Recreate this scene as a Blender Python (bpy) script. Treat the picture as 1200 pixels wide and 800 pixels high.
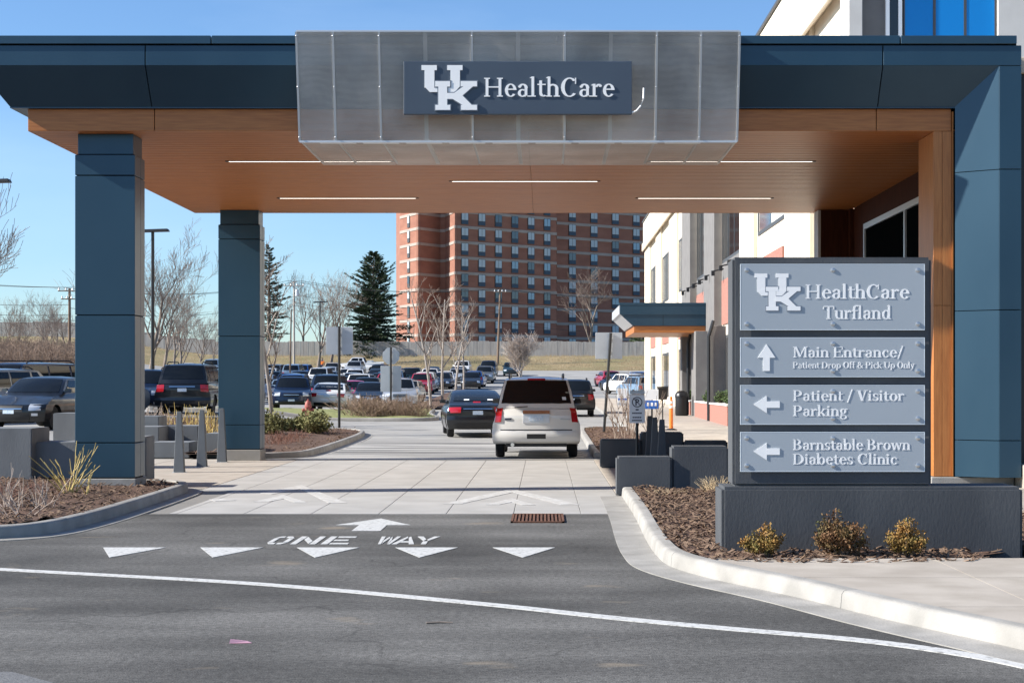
import bpy, bmesh, math, random
from mathutils import Vector, Matrix, noise
random.seed(7)
R = math.radians
for o in list(bpy.data.objects): bpy.data.objects.remove(o)
SC = bpy.context.scene; COL = SC.collection

# ---------------------------------------------------------------- camera, sky, sun, exposure
F = 1900.0; VX, VY, EYE = 637.0, 450.0, 1.73            # focal length and principal point in photo pixels, eye height
cd = bpy.data.cameras.new('camera'); cam = bpy.data.objects.new('camera', cd); COL.objects.link(cam)
cam.location = (0, 0, EYE); cam.rotation_euler = (R(90), 0, 0)
cd.sensor_width = 36; cd.lens = F/1200*36
cd.shift_x = -(VX-600)/1200; cd.shift_y = (VY-400)/1200
cd.clip_start = 0.1; cd.clip_end = 6000
SC.camera = cam
ELEV, ALPHA = 31.0, 9.0
W = bpy.data.worlds.new('World'); SC.world = W; W.use_nodes = True
nt = W.node_tree; nt.nodes.clear()
wo = nt.nodes.new('ShaderNodeOutputWorld'); bg = nt.nodes.new('ShaderNodeBackground')
sky = nt.nodes.new('ShaderNodeTexSky'); sky.sky_type = 'NISHITA'; sky.sun_disc = False
sky.sun_elevation = R(ELEV); sky.sun_rotation = R(270-ALPHA); sky.air_density = 1.0; sky.dust_density = 0.15; sky.ozone_density = 3.5
tc = nt.nodes.new('ShaderNodeTexCoord'); mp = nt.nodes.new('ShaderNodeMapping'); mp.inputs['Scale'].default_value = (1.2, 1.2, 4.5)
nz = nt.nodes.new('ShaderNodeTexNoise'); nz.inputs['Scale'].default_value = 1.7; nz.inputs['Detail'].default_value = 7
rp = nt.nodes.new('ShaderNodeValToRGB'); rp.color_ramp.elements[0].position = .50; rp.color_ramp.elements[1].position = .82
rp.color_ramp.elements[1].color = (.40, .40, .40, 1)
mx = nt.nodes.new('ShaderNodeMixRGB'); mx.inputs[2].default_value = (6.0, 6.6, 7.4, 1)
nt.links.new(tc.outputs['Generated'], mp.inputs[0]); nt.links.new(mp.outputs[0], nz.inputs['Vector'])
nt.links.new(nz.outputs[0], rp.inputs[0]); nt.links.new(rp.outputs[0], mx.inputs[0])
nt.links.new(sky.outputs[0], mx.inputs[1]); tn = nt.nodes.new('ShaderNodeMixRGB'); tn.blend_type = 'MULTIPLY'; tn.inputs[0].default_value = 1; tn.inputs[2].default_value = (.76, .90, 1.06, 1)
nt.links.new(mx.outputs[0], tn.inputs[1]); nt.links.new(tn.outputs[0], bg.inputs[0]); nt.links.new(bg.outputs[0], wo.inputs[0])
bg.inputs[1].default_value = 0.085
sl = bpy.data.lights.new('sun', 'SUN'); sl.energy = 4.8; sl.angle = R(0.53); sl.color = (1.0, .95, .87)
sun = bpy.data.objects.new('sun', sl); COL.objects.link(sun)
sd = Vector((math.cos(R(ELEV))*math.cos(R(ALPHA)), math.cos(R(ELEV))*math.sin(R(ALPHA)), -math.sin(R(ELEV))))
sun.rotation_euler = sd.to_track_quat('-Z', 'Y').to_euler(); sun.location = (-60, -10, 60)
SC.view_settings.view_transform = 'Standard'; SC.view_settings.look = 'None'; SC.view_settings.gamma = 1
SC.view_settings.use_curve_mapping = False; SC.view_settings.exposure = 1.0
SC.render.engine = 'CYCLES'; SC.render.resolution_x = 1024; SC.render.resolution_y = 682

# ---------------------------------------------------------------- helpers
def X(px, d): return (px-VX)*d/F                          # photo column at depth d -> world x
def Zh(py, d): return EYE-(py-VY)*d/F                     # photo row at depth d -> world height
def D(py, z=0.0): return F*(EYE-z)/(py-VY)                # photo row on the ground -> depth
def lerp(a, b, t): return a+(b-a)*t
def S(t): t = max(0., min(1., t)); return t*t*(3-2*t)
def interp(v, pts):
    if v <= pts[0][0]: return pts[0][1]
    for (a, b), (c, d) in zip(pts, pts[1:]):
        if v <= c: return lerp(b, d, (v-a)/(c-a))
    return pts[-1][1]
def G(x, y):                                              # terrain height
    b = interp(y, [(42, 0), (80, .28), (120, .6), (160, 1.7), (200, 3.4), (203, 3.6), (213, 5.5), (300, 7), (4000, 12)])
    b += .45*S((-x-8.5)/4)*S((y-38)/5)*(1-S((y-64)/25))
    b += 2.6*S((-x-40)/25)*S((y-75)/40)
    return b

def tag(o, label=None, cat=None, group=None, kind=None):
    if label: o['label'] = label
    if cat: o['category'] = cat
    if group: o['group'] = group
    if kind: o['kind'] = kind
    return o
def thing(name, loc, label, cat, group=None, rz=0):
    o = bpy.data.objects.new(name, None); COL.objects.link(o); o.empty_display_size = .2
    o.location = loc; o.rotation_euler = (0, 0, rz); tag(o, label, cat, group); return o
def wloc(o):
    v = Vector((0, 0, 0))
    while o: v += o.location; o = o.parent
    return v
class MB:
    def __init__(s): s.v = []; s.f = []
    def add(s, vs, fs):
        n = len(s.v); s.v += [tuple(v) for v in vs]; s.f += [tuple(i+n for i in f) for f in fs]; return s
    def box(s, x0, y0, z0, x1, y1, z1):
        return s.add([(x0,y0,z0),(x1,y0,z0),(x1,y1,z0),(x0,y1,z0),(x0,y0,z1),(x1,y0,z1),(x1,y1,z1),(x0,y1,z1)],
                     [(0,3,2,1),(4,5,6,7),(0,1,5,4),(1,2,6,5),(2,3,7,6),(3,0,4,7)])
    def hexa(s, a, b):                                    # two quads, joined
        return s.add(list(a)+list(b), [(3,2,1,0),(4,5,6,7),(0,1,5,4),(1,2,6,5),(2,3,7,6),(3,0,4,7)])
    def slab(s, q, t):                                    # quad facing its normal, thickness t behind
        q = [Vector(p) for p in q]; n = (q[1]-q[0]).cross(q[2]-q[0]).normalized()
        return s.hexa([p-n*t for p in q], q)
    def prism(s, poly, f0, f1):                           # poly list of 2D; f0,f1 map 2D->3D for each end
        n = len(poly); vs = [f0(p) for p in poly]+[f1(p) for p in poly]
        return s.add(vs, [tuple(reversed(range(n))), tuple(range(n, 2*n))]+[(i, (i+1)%n, n+(i+1)%n, n+i) for i in range(n)])
    def poly(s, pts): return s.add(pts, [tuple(range(len(pts)))])
    def tube(s, pts, rad, n=6, cap=True):
        pts = [Vector(p) for p in pts]
        if not hasattr(rad, '__len__'): rad = [rad]*len(pts)
        vs = []
        for i, p in enumerate(pts):
            t = (pts[min(i+1, len(pts)-1)]-pts[max(i-1, 0)])
            t = t.normalized() if t.length > 1e-9 else Vector((0, 0, 1))
            u = t.cross(Vector((0, 0, 1)) if abs(t.z) < .9 else Vector((1, 0, 0))).normalized(); w = t.cross(u)
            for k in range(n):
                a = 2*math.pi*k/n; vs.append(p+(u*math.cos(a)+w*math.sin(a))*rad[i])
        fs = [(i*n+k, i*n+(k+1)%n, (i+1)*n+(k+1)%n, (i+1)*n+k) for i in range(len(pts)-1) for k in range(n)]
        if cap: fs += [tuple(reversed(range(n))), tuple(range((len(pts)-1)*n, len(pts)*n))]
        return s.add(vs, fs)
    def lathe(s, prof, n=16, c=(0, 0, 0), axis='z'):      # prof [(r,h)]
        vs = []
        for r, h in prof:
            for k in range(n):
                a = 2*math.pi*k/n; p = (r*math.cos(a), r*math.sin(a), h)
                if axis == 'x': p = (h, p[0], p[1])
                if axis == 'y': p = (p[0], h, p[1])
                vs.append((p[0]+c[0], p[1]+c[1], p[2]+c[2]))
        m = len(prof)
        fs = [(i*n+k, i*n+(k+1)%n, (i+1)*n+(k+1)%n, (i+1)*n+k) for i in range(m-1) for k in range(n)]
        fs += [tuple(reversed(range(n))), tuple(range((m-1)*n, m*n))]
        return s.add(vs, fs)
    def mesh(s, name, bevel=0, smooth=None, off=None, fixn=True, seg=1):
        me = bpy.data.meshes.new(name)
        vs = s.v if off is None else [(a-off[0], b-off[1], c-off[2]) for a, b, c in s.v]
        me.from_pydata(vs, [], s.f)
        if fixn or bevel:
            bm = bmesh.new(); bm.from_mesh(me)
            if fixn: bmesh.ops.recalc_face_normals(bm, faces=bm.faces)
            if bevel:
                es = [e for e in bm.edges if len(e.link_faces) == 2 and e.calc_face_angle(0) > .5]
                bmesh.ops.bevel(bm, geom=es, offset=bevel, segments=seg, affect='EDGES', clamp_overlap=True)
            bm.to_mesh(me); bm.free()
        if smooth is not None:
            me.polygons.foreach_set('use_smooth', [True]*len(me.polygons)); me.set_sharp_from_angle(angle=R(smooth))
        me.update(); return me
    def build(s, name, mat, parent=None, **k):
        off = wloc(parent) if parent else None
        return link(name, s.mesh(name, off=off, **k), mat, parent)
def link(name, me, mat, parent=None):
    o = bpy.data.objects.new(name, me); COL.objects.link(o)
    if mat and not me.materials: me.materials.append(M[mat] if isinstance(mat, str) else mat)
    if parent: o.parent = parent
    return o
def box_part(name, mat, parent, *b, bevel=0.0, **k): return MB().box(*b).build(name, mat, parent, bevel=bevel, **k)
def struct(o): o['kind'] = 'structure'; return o
def clone(o, parent=None):
    c = o.copy(); COL.objects.link(c)
    if parent: c.parent = parent
    for ch in o.children: clone(ch, c)
    return c

# ---------------------------------------------------------------- materials
M = {}
def mat(name, col, rough=.6, metal=0, col2=None, scale=4, detail=5, bump=0, bscale=None, spec=.5, stretch=(1,1,1), coat=0, lo=.35, hi=.65, col3=None, scale3=.4, amt3=.5, emis=0, world=True):
    m = bpy.data.materials.new(name); m.use_nodes = True; M[name] = m
    n = m.node_tree.nodes; l = m.node_tree.links; b = n['Principled BSDF']
    b.inputs['Base Color'].default_value = (*col, 1); b.inputs['Roughness'].default_value = rough; b.inputs['Metallic'].default_value = metal
    b.inputs['Specular IOR Level'].default_value = spec; b.inputs['Coat Weight'].default_value = coat
    if emis: b.inputs['Emission Color'].default_value = (*col, 1); b.inputs['Emission Strength'].default_value = emis
    if col2 or bump or col3:
        t = n.new('ShaderNodeTexCoord'); mpn = n.new('ShaderNodeMapping'); mpn.inputs['Scale'].default_value = stretch
        if world:
            g = n.new('ShaderNodeNewGeometry'); l.new(g.outputs['Position'], mpn.inputs[0])
        else: l.new(t.outputs['Object'], mpn.inputs[0])
    last = None
    if col2:
        z = n.new('ShaderNodeTexNoise'); z.inputs['Scale'].default_value = scale; z.inputs['Detail'].default_value = detail; l.new(mpn.outputs[0], z.inputs['Vector'])
        r = n.new('ShaderNodeValToRGB'); r.color_ramp.elements[0].position = lo; r.color_ramp.elements[1].position = hi
        r.color_ramp.elements[0].color = (*col, 1); r.color_ramp.elements[1].color = (*col2, 1)
        l.new(z.outputs[0], r.inputs[0]); last = r.outputs[0]
    if col3:
        z3 = n.new('ShaderNodeTexNoise'); z3.inputs['Scale'].default_value = scale3; z3.inputs['Detail'].default_value = 6; l.new(mpn.outputs[0], z3.inputs['Vector'])
        r3 = n.new('ShaderNodeValToRGB'); r3.color_ramp.elements[0].position = .42; r3.color_ramp.elements[1].position = .72
        r3.color_ramp.elements[0].color = (0,0,0,1); r3.color_ramp.elements[1].color = (amt3,amt3,amt3,1); l.new(z3.outputs[0], r3.inputs[0])
        mm = n.new('ShaderNodeMixRGB'); l.new(r3.outputs[0], mm.inputs[0]); mm.inputs[1].default_value = (*col, 1); mm.inputs[2].default_value = (*col3, 1)
        if last: l.new(last, mm.inputs[1])
        last = mm.outputs[0]
    if last: l.new(last, b.inputs['Base Color'])
    if bump:
        zb = n.new('ShaderNodeTexNoise'); zb.inputs['Scale'].default_value = bscale or scale*4; zb.inputs['Detail'].default_value = 5; l.new(mpn.outputs[0], zb.inputs['Vector'])
        bp = n.new('ShaderNodeBump'); bp.inputs['Strength'].default_value = bump; bp.inputs['Distance'].default_value = .02
        l.new(zb.outputs[0], bp.inputs['Height']); l.new(bp.outputs[0], b.inputs['Normal'])
    return m
mat('asphalt', (.018,.018,.018), .9, col2=(.105,.102,.097), scale=52, detail=3, lo=.36, hi=.74, bump=.7, bscale=90, col3=(.085,.082,.077), scale3=.42, amt3=.75, spec=.25)
mat('lot_asphalt', (.25,.243,.228), .9, col2=(.35,.34,.32), scale=.5, col3=(.20,.196,.188), scale3=.12, bump=.2, bscale=30, stretch=(1,1.6,1))
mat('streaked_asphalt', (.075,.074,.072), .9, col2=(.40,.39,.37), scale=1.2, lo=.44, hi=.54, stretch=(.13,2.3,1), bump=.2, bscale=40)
mat('old_asphalt', (.10,.102,.105), .9, col2=(.17,.17,.17), scale=45, bump=.4, bscale=130)
mat('concrete', (.345,.333,.312), .85, col2=(.41,.397,.376), scale=1.6, bump=.08, bscale=60, col3=(.32,.308,.288), scale3=.6, amt3=.45)
mat('walk_concrete', (.34,.30,.25), .9, col2=(.42,.375,.32), scale=2.5, bump=.12, bscale=70, col3=(.29,.25,.21), scale3=.9, amt3=.5)
mat('kerb_concrete', (.255,.245,.225), .85, col2=(.345,.33,.305), scale=3, bump=.2, bscale=50, col3=(.20,.19,.17), scale3=1.3, amt3=.55)
mat('joint', (.20,.19,.175), .9)
mat('paint', (.50,.50,.485), .85, col2=(.20,.197,.19), scale=19, detail=7, lo=.52, hi=.72, bump=.1, bscale=90)
mat('worn_paint', (.55,.55,.535), .8, col2=(.42,.405,.38), scale=9, lo=.34, hi=.58)
mat('grass', (.22,.175,.09), .95, col2=(.33,.25,.14), scale=.6, col3=(.14,.15,.055), scale3=.16, amt3=.8, bump=.5, bscale=3)
mat('mulch', (.065,.034,.021), .95, col2=(.165,.092,.058), scale=24, lo=.4, hi=.68, bump=1.0, bscale=55)
mat('chip', (.085,.048,.030), .9, col2=(.22,.145,.095), scale=9, lo=.4, hi=.6)
mat('blue_panel', (.020,.056,.090), .32, metal=.3, col2=(.025,.066,.102), scale=.8, col3=(.030,.070,.104), scale3=1.3, amt3=.5, spec=.5, bump=.10, bscale=1.3, stretch=(1,1,.45))
mat('seam', (.004,.005,.007), .9)
mat('wood_panel', (.36,.118,.026), .42, col2=(.49,.178,.044), scale=2.2, stretch=(1.2,14,14), lo=.3, hi=.7)
mat('wood_vertical', (.40,.135,.030), .42, col2=(.53,.198,.050), scale=2.2, stretch=(14,14,1.2), lo=.3, hi=.7)
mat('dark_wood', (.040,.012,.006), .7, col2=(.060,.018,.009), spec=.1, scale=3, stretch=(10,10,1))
mat('slate', (.052,.057,.064), .75, col2=(.064,.069,.076), scale=2.2, bump=.12, bscale=45, col3=(.10,.105,.11), scale3=1.8, amt3=.45, stretch=(1,1,.4))
mat('slate_edge', (.10,.115,.13), .7, col2=(.12,.135,.15), scale=3)
mat('block_grey', (.155,.165,.175), .8, col2=(.19,.20,.205), scale=2, bump=.15, bscale=50, col3=(.10,.104,.108), scale3=1.8, amt3=.6, stretch=(1,1,.35))
mat('sign_face', (.055,.075,.105), .45, col2=(.06,.082,.112), scale=1.2)
mat('frosted', (.36,.40,.435), .4, col2=(.375,.415,.45), scale=1.5, spec=.35)
mat('frost_edge', (.72,.78,.82), .4)
mat('letter_white', (.93,.92,.90), .45)
mat('logo_line', (.16,.19,.23), .5)
mat('logo_thin', (.20,.23,.27), .5)
mat('glass_black', (.004,.005,.006), .7, spec=.0)
mat('steel', (.55,.55,.55), .35, metal=.8)
mat('alu', (.62,.63,.64), .45, metal=.6)
mat('cream', (.70,.62,.50), .8, col2=(.76,.68,.56), scale=1.2, bump=.1, bscale=25)
mat('beige', (.56,.47,.36), .8, col2=(.62,.53,.41), scale=1.5)
mat('grey_stucco', (.155,.148,.145), .85, col2=(.185,.178,.172), scale=2, bump=.1, bscale=30)
mat('grey_light', (.50,.485,.46), .8, col2=(.55,.535,.51), scale=2)
mat('metal_dark', (.025,.026,.028), .45, metal=.3)
mat('black_paint', (.012,.012,.013), .4)
mat('glass_dark', (.012,.018,.022), .05, spec=.7)
mat('glass_tint', (.02,.045,.07), .04, spec=.9)
mat('window_sky', (.55,.62,.66), .08, metal=.75)
mat('glass_sky_tint', (.008,.20,.55), .10, spec=.3)  # blue of the reflected sky put into the pane colour
mat('blind', (.62,.64,.60), .7)
mat('pane_grey', (.16,.175,.175), .15, spec=.4)
mat('tower_pane', (.20,.30,.38), .2, metal=.2)
mat('tower_blind', (.42,.50,.54), .5)
mat('frame_dark', (.06,.062,.066), .5)
mat('brick', (.30,.125,.095), .9, col2=(.38,.18,.14), scale=9, stretch=(1,1,3), bump=.2, bscale=40)
mat('tower_brick', (.25,.112,.078), .95, col2=(.31,.145,.10), scale=.35, stretch=(1,1,2.5), col3=(.23,.095,.068), scale3=.12, amt3=.5)
mat('tower_band', (.32,.27,.235), .9, col2=(.37,.315,.28), scale=.4)
mat('tower_panel', (.028,.06,.10), .6)
mat('fence_wood', (.36,.33,.30), .95, col2=(.47,.44,.40), scale=1.3, stretch=(3,3,.3), lo=.35, hi=.65)
mat('pole_wood', (.15,.10,.07), .9, col2=(.22,.155,.11), scale=3, stretch=(4,4,.4))
mat('bark', (.17,.135,.11), .95, col2=(.26,.22,.185), scale=6)
mat('bark_pale', (.26,.225,.195), .95, col2=(.34,.30,.265), scale=5)
mat('twig', (.20,.15,.12), .95, col2=(.27,.21,.17), scale=1.3)
mat('twig_red', (.17,.075,.055), .95, col2=(.24,.13,.09), scale=3)
mat('twig_yellow', (.46,.33,.10), .8, col2=(.54,.42,.17), scale=4)
mat('twig_pale', (.36,.29,.235), .9, col2=(.45,.37,.31), scale=4)
mat('brush_dry', (.20,.135,.095), .95, col2=(.31,.225,.165), scale=1.1)
mat('straw', (.46,.34,.19), .9, col2=(.55,.43,.27), scale=6)
mat('needle', (.028,.055,.028), .85, col2=(.065,.10,.05), scale=.9, lo=.35, hi=.7)
mat('needle_blue', (.05,.072,.048), .85, col2=(.10,.115,.075), scale=1.1)
mat('juniper', (.11,.115,.035), .9, col2=(.20,.18,.07), scale=5)
mat('leaf_gold', (.22,.105,.022), .8, col2=(.34,.19,.05), scale=22, col3=(.10,.12,.03), scale3=9, amt3=.8)
mat('leaf_rust', (.10,.045,.018), .8, col2=(.18,.085,.03), scale=22, col3=(.07,.09,.025), scale3=8, amt3=.8)
mat('leaf_green', (.05,.085,.025), .85, col2=(.09,.13,.045), scale=3)
mat('turf', (.16,.19,.055), .95, col2=(.27,.26,.10), scale=6, bump=.6, bscale=30)
mat('tyre', (.012,.012,.013), .85)
mat('rim', (.45,.46,.47), .3, metal=.9)
mat('chrome', (.72,.73,.74), .15, metal=1)
mat('plate', (.42,.55,.70), .5, col2=(.66,.72,.78), scale=30)
mat('red_lamp', (.42,.012,.018), .15, coat=.6, spec=.6)
mat('amber_lamp', (.55,.16,.02), .2)
mat('head_lamp', (.70,.73,.76), .1, coat=.8, metal=.3)
mat('trim_black', (.012,.012,.013), .55)
mat('car_glass', (.008,.010,.012), .04, spec=.4)
mat('rust', (.085,.035,.02), .85, col2=(.16,.07,.038), scale=20)
mat('hydrant_red', (.30,.075,.06), .6, col2=(.36,.11,.085), scale=9)
mat('orange', (.85,.20,.02), .55)
mat('reflector', (.78,.76,.74), .4)
mat('sign_white', (.75,.78,.82), .5)
mat('sign_blue', (.02,.13,.50), .5)
mat('sign_back', (.44,.47,.50), .45, metal=.35, col2=(.50,.53,.56), scale=2)
mat('ink', (.02,.025,.05), .6)
mat('skin', (.45,.26,.18), .6)
mat('denim', (.035,.05,.10), .9)
mat('vest', (.85,.22,.03), .7)
mat('hair', (.04,.025,.015), .8)
mat('wire', (.03,.03,.032), .7)
mat('lamp_strip', (1.0,.90,.78), .4, emis=2.2)
mat('bench_metal', (.30,.30,.30), .5, metal=.4)
PAINT = {'black': (.008,.009,.011), 'navy': (.010,.022,.055), 'white': (.72,.71,.68), 'cream white': (.70,.685,.65), 'silver': (.42,.44,.45), 'blue': (.02,.09,.30),
         'grey': (.14,.15,.16), 'red': (.30,.015,.03), 'magenta': (.45,.02,.12), 'teal': (.012,.035,.045), 'pale blue': (.22,.30,.38), 'tan': (.40,.33,.24)}
for k, c in PAINT.items():
    m = mat('paint_'+k, c, .28, metal=.35 if k in ('silver', 'grey', 'blue', 'pale blue', 'navy', 'teal') else 0, coat=.45 if max(c) < .1 else .9)
    m.node_tree.nodes['Principled BSDF'].inputs['Coat Roughness'].default_value = .04
# perforated metal: holes cut by the material at their real 30 mm pitch
m = bpy.data.materials.new('perforated'); m.use_nodes = True; M['perforated'] = m; n = m.node_tree.nodes; l = m.node_tree.links; b = n['Principled BSDF']
b.inputs['Base Color'].default_value = (.40,.40,.40,1); b.inputs['Metallic'].default_value = .3; b.inputs['Roughness'].default_value = .5
g = n.new('ShaderNodeNewGeometry'); vm = n.new('ShaderNodeVectorMath'); vm.operation = 'SCALE'; vm.inputs['Scale'].default_value = 2*math.pi/.026
l.new(g.outputs['Position'], vm.inputs[0]); sx = n.new('ShaderNodeSeparateXYZ'); l.new(vm.outputs[0], sx.inputs[0])
def mnode(op, a, b_=None):
    q = n.new('ShaderNodeMath'); q.operation = op
    for i, v in enumerate((a, b_)):
        if v is None: continue
        if isinstance(v, (int, float)): q.inputs[i].default_value = v
        else: l.new(v, q.inputs[i])
    return q.outputs[0]
yz = mnode('ADD', sx.outputs[1], sx.outputs[2])
v1 = mnode('SINE', mnode('ADD', sx.outputs[0], yz)); v2 = mnode('SINE', mnode('SUBTRACT', sx.outputs[0], yz))
hole = mnode('GREATER_THAN', mnode('MULTIPLY', v1, v2), .12)
z = n.new('ShaderNodeTexNoise'); z.inputs['Scale'].default_value = 1.2; z.inputs['Detail'].default_value = 6; l.new(g.outputs['Position'], z.inputs['Vector'])
r = n.new('ShaderNodeValToRGB'); r.color_ramp.elements[0].color = (.46,.44,.41,1); r.color_ramp.elements[1].color = (.70,.67,.63,1); r.color_ramp.elements[0].position = .35; r.color_ramp.elements[1].position = .65
l.new(z.outputs[0], r.inputs[0]); l.new(r.outputs[0], b.inputs['Base Color'])
tr = n.new('ShaderNodeBsdfTransparent'); ms = n.new('ShaderNodeMixShader')
l.new(hole, ms.inputs[0]); l.new(b.outputs[0], ms.inputs[1]); l.new(tr.outputs[0], ms.inputs[2]); l.new(ms.outputs[0], n['Material Output'].inputs[0])

# worn street asphalt: aggregate speckle, patches, tyre streaks and dried stains
m = M['asphalt']; n = m.node_tree.nodes; l = m.node_tree.links; n.clear(); out = n.new('ShaderNodeOutputMaterial'); b = n.new('ShaderNodeBsdfPrincipled')
b.inputs['Roughness'].default_value = .9; b.inputs['Specular IOR Level'].default_value = .25; l.new(b.outputs[0], out.inputs[0]); g = n.new('ShaderNodeNewGeometry')
def nz_(scale, st=(1,1,1), det=5, lo=.3, hi=.7, c0=0., c1=1., rot=0):
    mpn = n.new('ShaderNodeMapping'); mpn.inputs['Scale'].default_value = st; mpn.inputs['Rotation'].default_value = (0, 0, rot); l.new(g.outputs['Position'], mpn.inputs[0])
    t = n.new('ShaderNodeTexNoise'); t.inputs['Scale'].default_value = scale; t.inputs['Detail'].default_value = det; l.new(mpn.outputs[0], t.inputs['Vector'])
    q = n.new('ShaderNodeMapRange'); q.inputs[1].default_value = lo; q.inputs[2].default_value = hi; q.inputs[3].default_value = c0; q.inputs[4].default_value = c1; l.new(t.outputs[0], q.inputs[0]); return q.outputs[0]
spk = mnode('ADD', nz_(95, det=2, lo=.34, hi=.7, c0=.016, c1=.115), nz_(21, det=6, lo=.36, hi=.66, c0=.016, c1=.062))
spk = mnode('MULTIPLY', spk, nz_(.33, det=6, lo=.36, hi=.64, c0=.62, c1=1.45))
spk = mnode('MULTIPLY', spk, nz_(1.0, st=(.22, 1.5, 1), det=4, lo=.36, hi=.64, c0=.82, c1=1.16, rot=.12))
vo = n.new('ShaderNodeTexVoronoi'); vo.inputs['Scale'].default_value = 26; l.new(g.outputs['Position'], vo.inputs['Vector'])
peb = n.new('ShaderNodeMapRange'); peb.inputs[1].default_value = .0; peb.inputs[2].default_value = .17; peb.inputs[3].default_value = .22; peb.inputs[4].default_value = 0; l.new(vo.outputs[0], peb.inputs[0])
spk = mnode('ADD', spk, mnode('MULTIPLY', peb.outputs[0], nz_(9, lo=.5, hi=.62)))
wn = n.new('ShaderNodeTexNoise'); wn.inputs['Scale'].default_value = 1.4; wn.inputs['Detail'].default_value = 6; l.new(g.outputs['Position'], wn.inputs['Vector'])
wv = n.new('ShaderNodeVectorMath'); wv.operation = 'MULTIPLY_ADD'; l.new(wn.outputs['Color'], wv.inputs[0]); wv.inputs[1].default_value = (1.1, 1.1, 0); l.new(g.outputs['Position'], wv.inputs[2])
vc = n.new('ShaderNodeTexVoronoi'); vc.feature = 'DISTANCE_TO_EDGE'; vc.inputs['Scale'].default_value = .30; l.new(wv.outputs[0], vc.inputs['Vector'])
ck = n.new('ShaderNodeMapRange'); ck.inputs[1].default_value = .0015; ck.inputs[2].default_value = .0045; ck.inputs[3].default_value = .72; ck.inputs[4].default_value = 1; l.new(vc.outputs[0], ck.inputs[0])
spk = mnode('MULTIPLY', spk, mnode('MAXIMUM', ck.outputs[0], nz_(.5, lo=.47, hi=.53)))
cc = n.new('ShaderNodeCombineColor'); l.new(mnode('MULTIPLY', spk, 1.0), cc.inputs[0]); l.new(mnode('MULTIPLY', spk, .97), cc.inputs[1]); l.new(mnode('MULTIPLY', spk, .91), cc.inputs[2])
mm = n.new('ShaderNodeMixRGB'); l.new(nz_(1.3, st=(.7, 1.2, 1), det=3, lo=.66, hi=.74, c0=0, c1=.5), mm.inputs[0]); l.new(cc.outputs[0], mm.inputs[1]); mm.inputs[2].default_value = (.27, .22, .16, 1)
l.new(mm.outputs[0], b.inputs['Base Color'])
bp = n.new('ShaderNodeBump'); bp.inputs['Strength'].default_value = .35; bp.inputs['Distance'].default_value = .008; l.new(nz_(80, det=3, lo=0, hi=1), bp.inputs['Height']); l.new(bp.outputs[0], b.inputs['Normal'])
# ---------------------------------------------------------------- ground, road, kerbs
def grid_sheet(name, xs, ys, zf, material):
    mb = MB(); nx = len(xs)
    mb.v = [(x, y, zf(x, y)) for y in ys for x in xs]
    mb.f = [(j*nx+i, j*nx+i+1, (j+1)*nx+i+1, (j+1)*nx+i) for j in range(len(ys)-1) for i in range(nx-1)]
    return struct(mb.build(name, material, smooth=60, fixn=False))
def steps(a, b, st): n_ = max(1, round((b-a)/st)); return [a+(b-a)*i/n_ for i in range(n_+1)]
gx = [-3000, -1200, -500, -250]+steps(-160, 120, 5)+[250, 500, 1200, 3000]
gy = [-400, -100, -30]+steps(-10, 30, 8)+steps(36, 230, 2)+[260, 300, 400, 700, 1500, 4000]
grid_sheet('ground', gx, gy, lambda x, y: G(x, y)-(.35 if -58 < x < 26 and y < 197 else .035), 'grass')
grid_sheet('parking_lot', steps(-62, 30, 2), steps(38, 200, 2), lambda x, y: G(x, y), 'lot_asphalt')
mb = MB(); mb.add([(-60,-12,0.0),(40,-12,0.0),(40,21.62,0.0),(-60,21.62,0.0)], [(0,1,2,3)]); struct(mb.build('road', 'asphalt', fixn=False))
mb = MB(); mb.add([(-11.2,21.62,-.012),(6.6,21.62,-.012),(6.6,38.02,-.012),(-11.2,38.02,-.012)], [(0,1,2,3)]); struct(mb.build('joint_base', 'joint', fixn=False))
mb = MB(); mb.add([(-62,21.62,-.004),(-11.2,21.62,-.004),(-11.2,38.0,-.004),(-62,38.0,-.004)], [(0,1,2,3)]); struct(mb.build('parking_lot', 'lot_asphalt', fixn=False))
mb = MB(); mb.add([(-5.7,37.9,.004),(1.3,37.9,.004),(1.3,46,.016),(-5.7,46,.016)], [(0,1,2,3)])
o = grid_sheet('streaked_strip', steps(-5.75, 1.3, 1), steps(36.9, 47, 1), lambda x, y: G(x, y)+.006, 'streaked_asphalt')  # asphalt strip, pale and dark streaks across it from stretched colour noise
# patch of older asphalt at the near left corner of the road
mb = MB(); mb.poly([(-7,9.4,.004),(-3.2,9.75,.004),(-2.75,9.3,.004),(-2.55,8.2,.004),(-2.6,6,.004),(-7,6,.004)]); struct(mb.build('road_patch', 'old_asphalt', fixn=False))

# concrete drive under the canopy: separate slabs with open joints
drive = struct(thing('driveway', (0, 0, 0), None, None))
xs = [-5.6, -4.9, -4.0, -3.1, -2.2, -1.3, -.4, .5, 1.14]; ys = [21.64, 26.4, 31.6, 36.85]
for j in range(3):
    for i in range(len(xs)-1):
        if i == 0 and j == 0: continue
        box_part('slab', 'concrete', drive, xs[i]+.0035, ys[j]+.0035, -.12, xs[i+1]-.0035, ys[j+1]-.0035, .004, bevel=.003)
box_part('slab', 'concrete', drive, -5.0, 21.646, -.12, -4.906, 26.394, .004)
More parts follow.
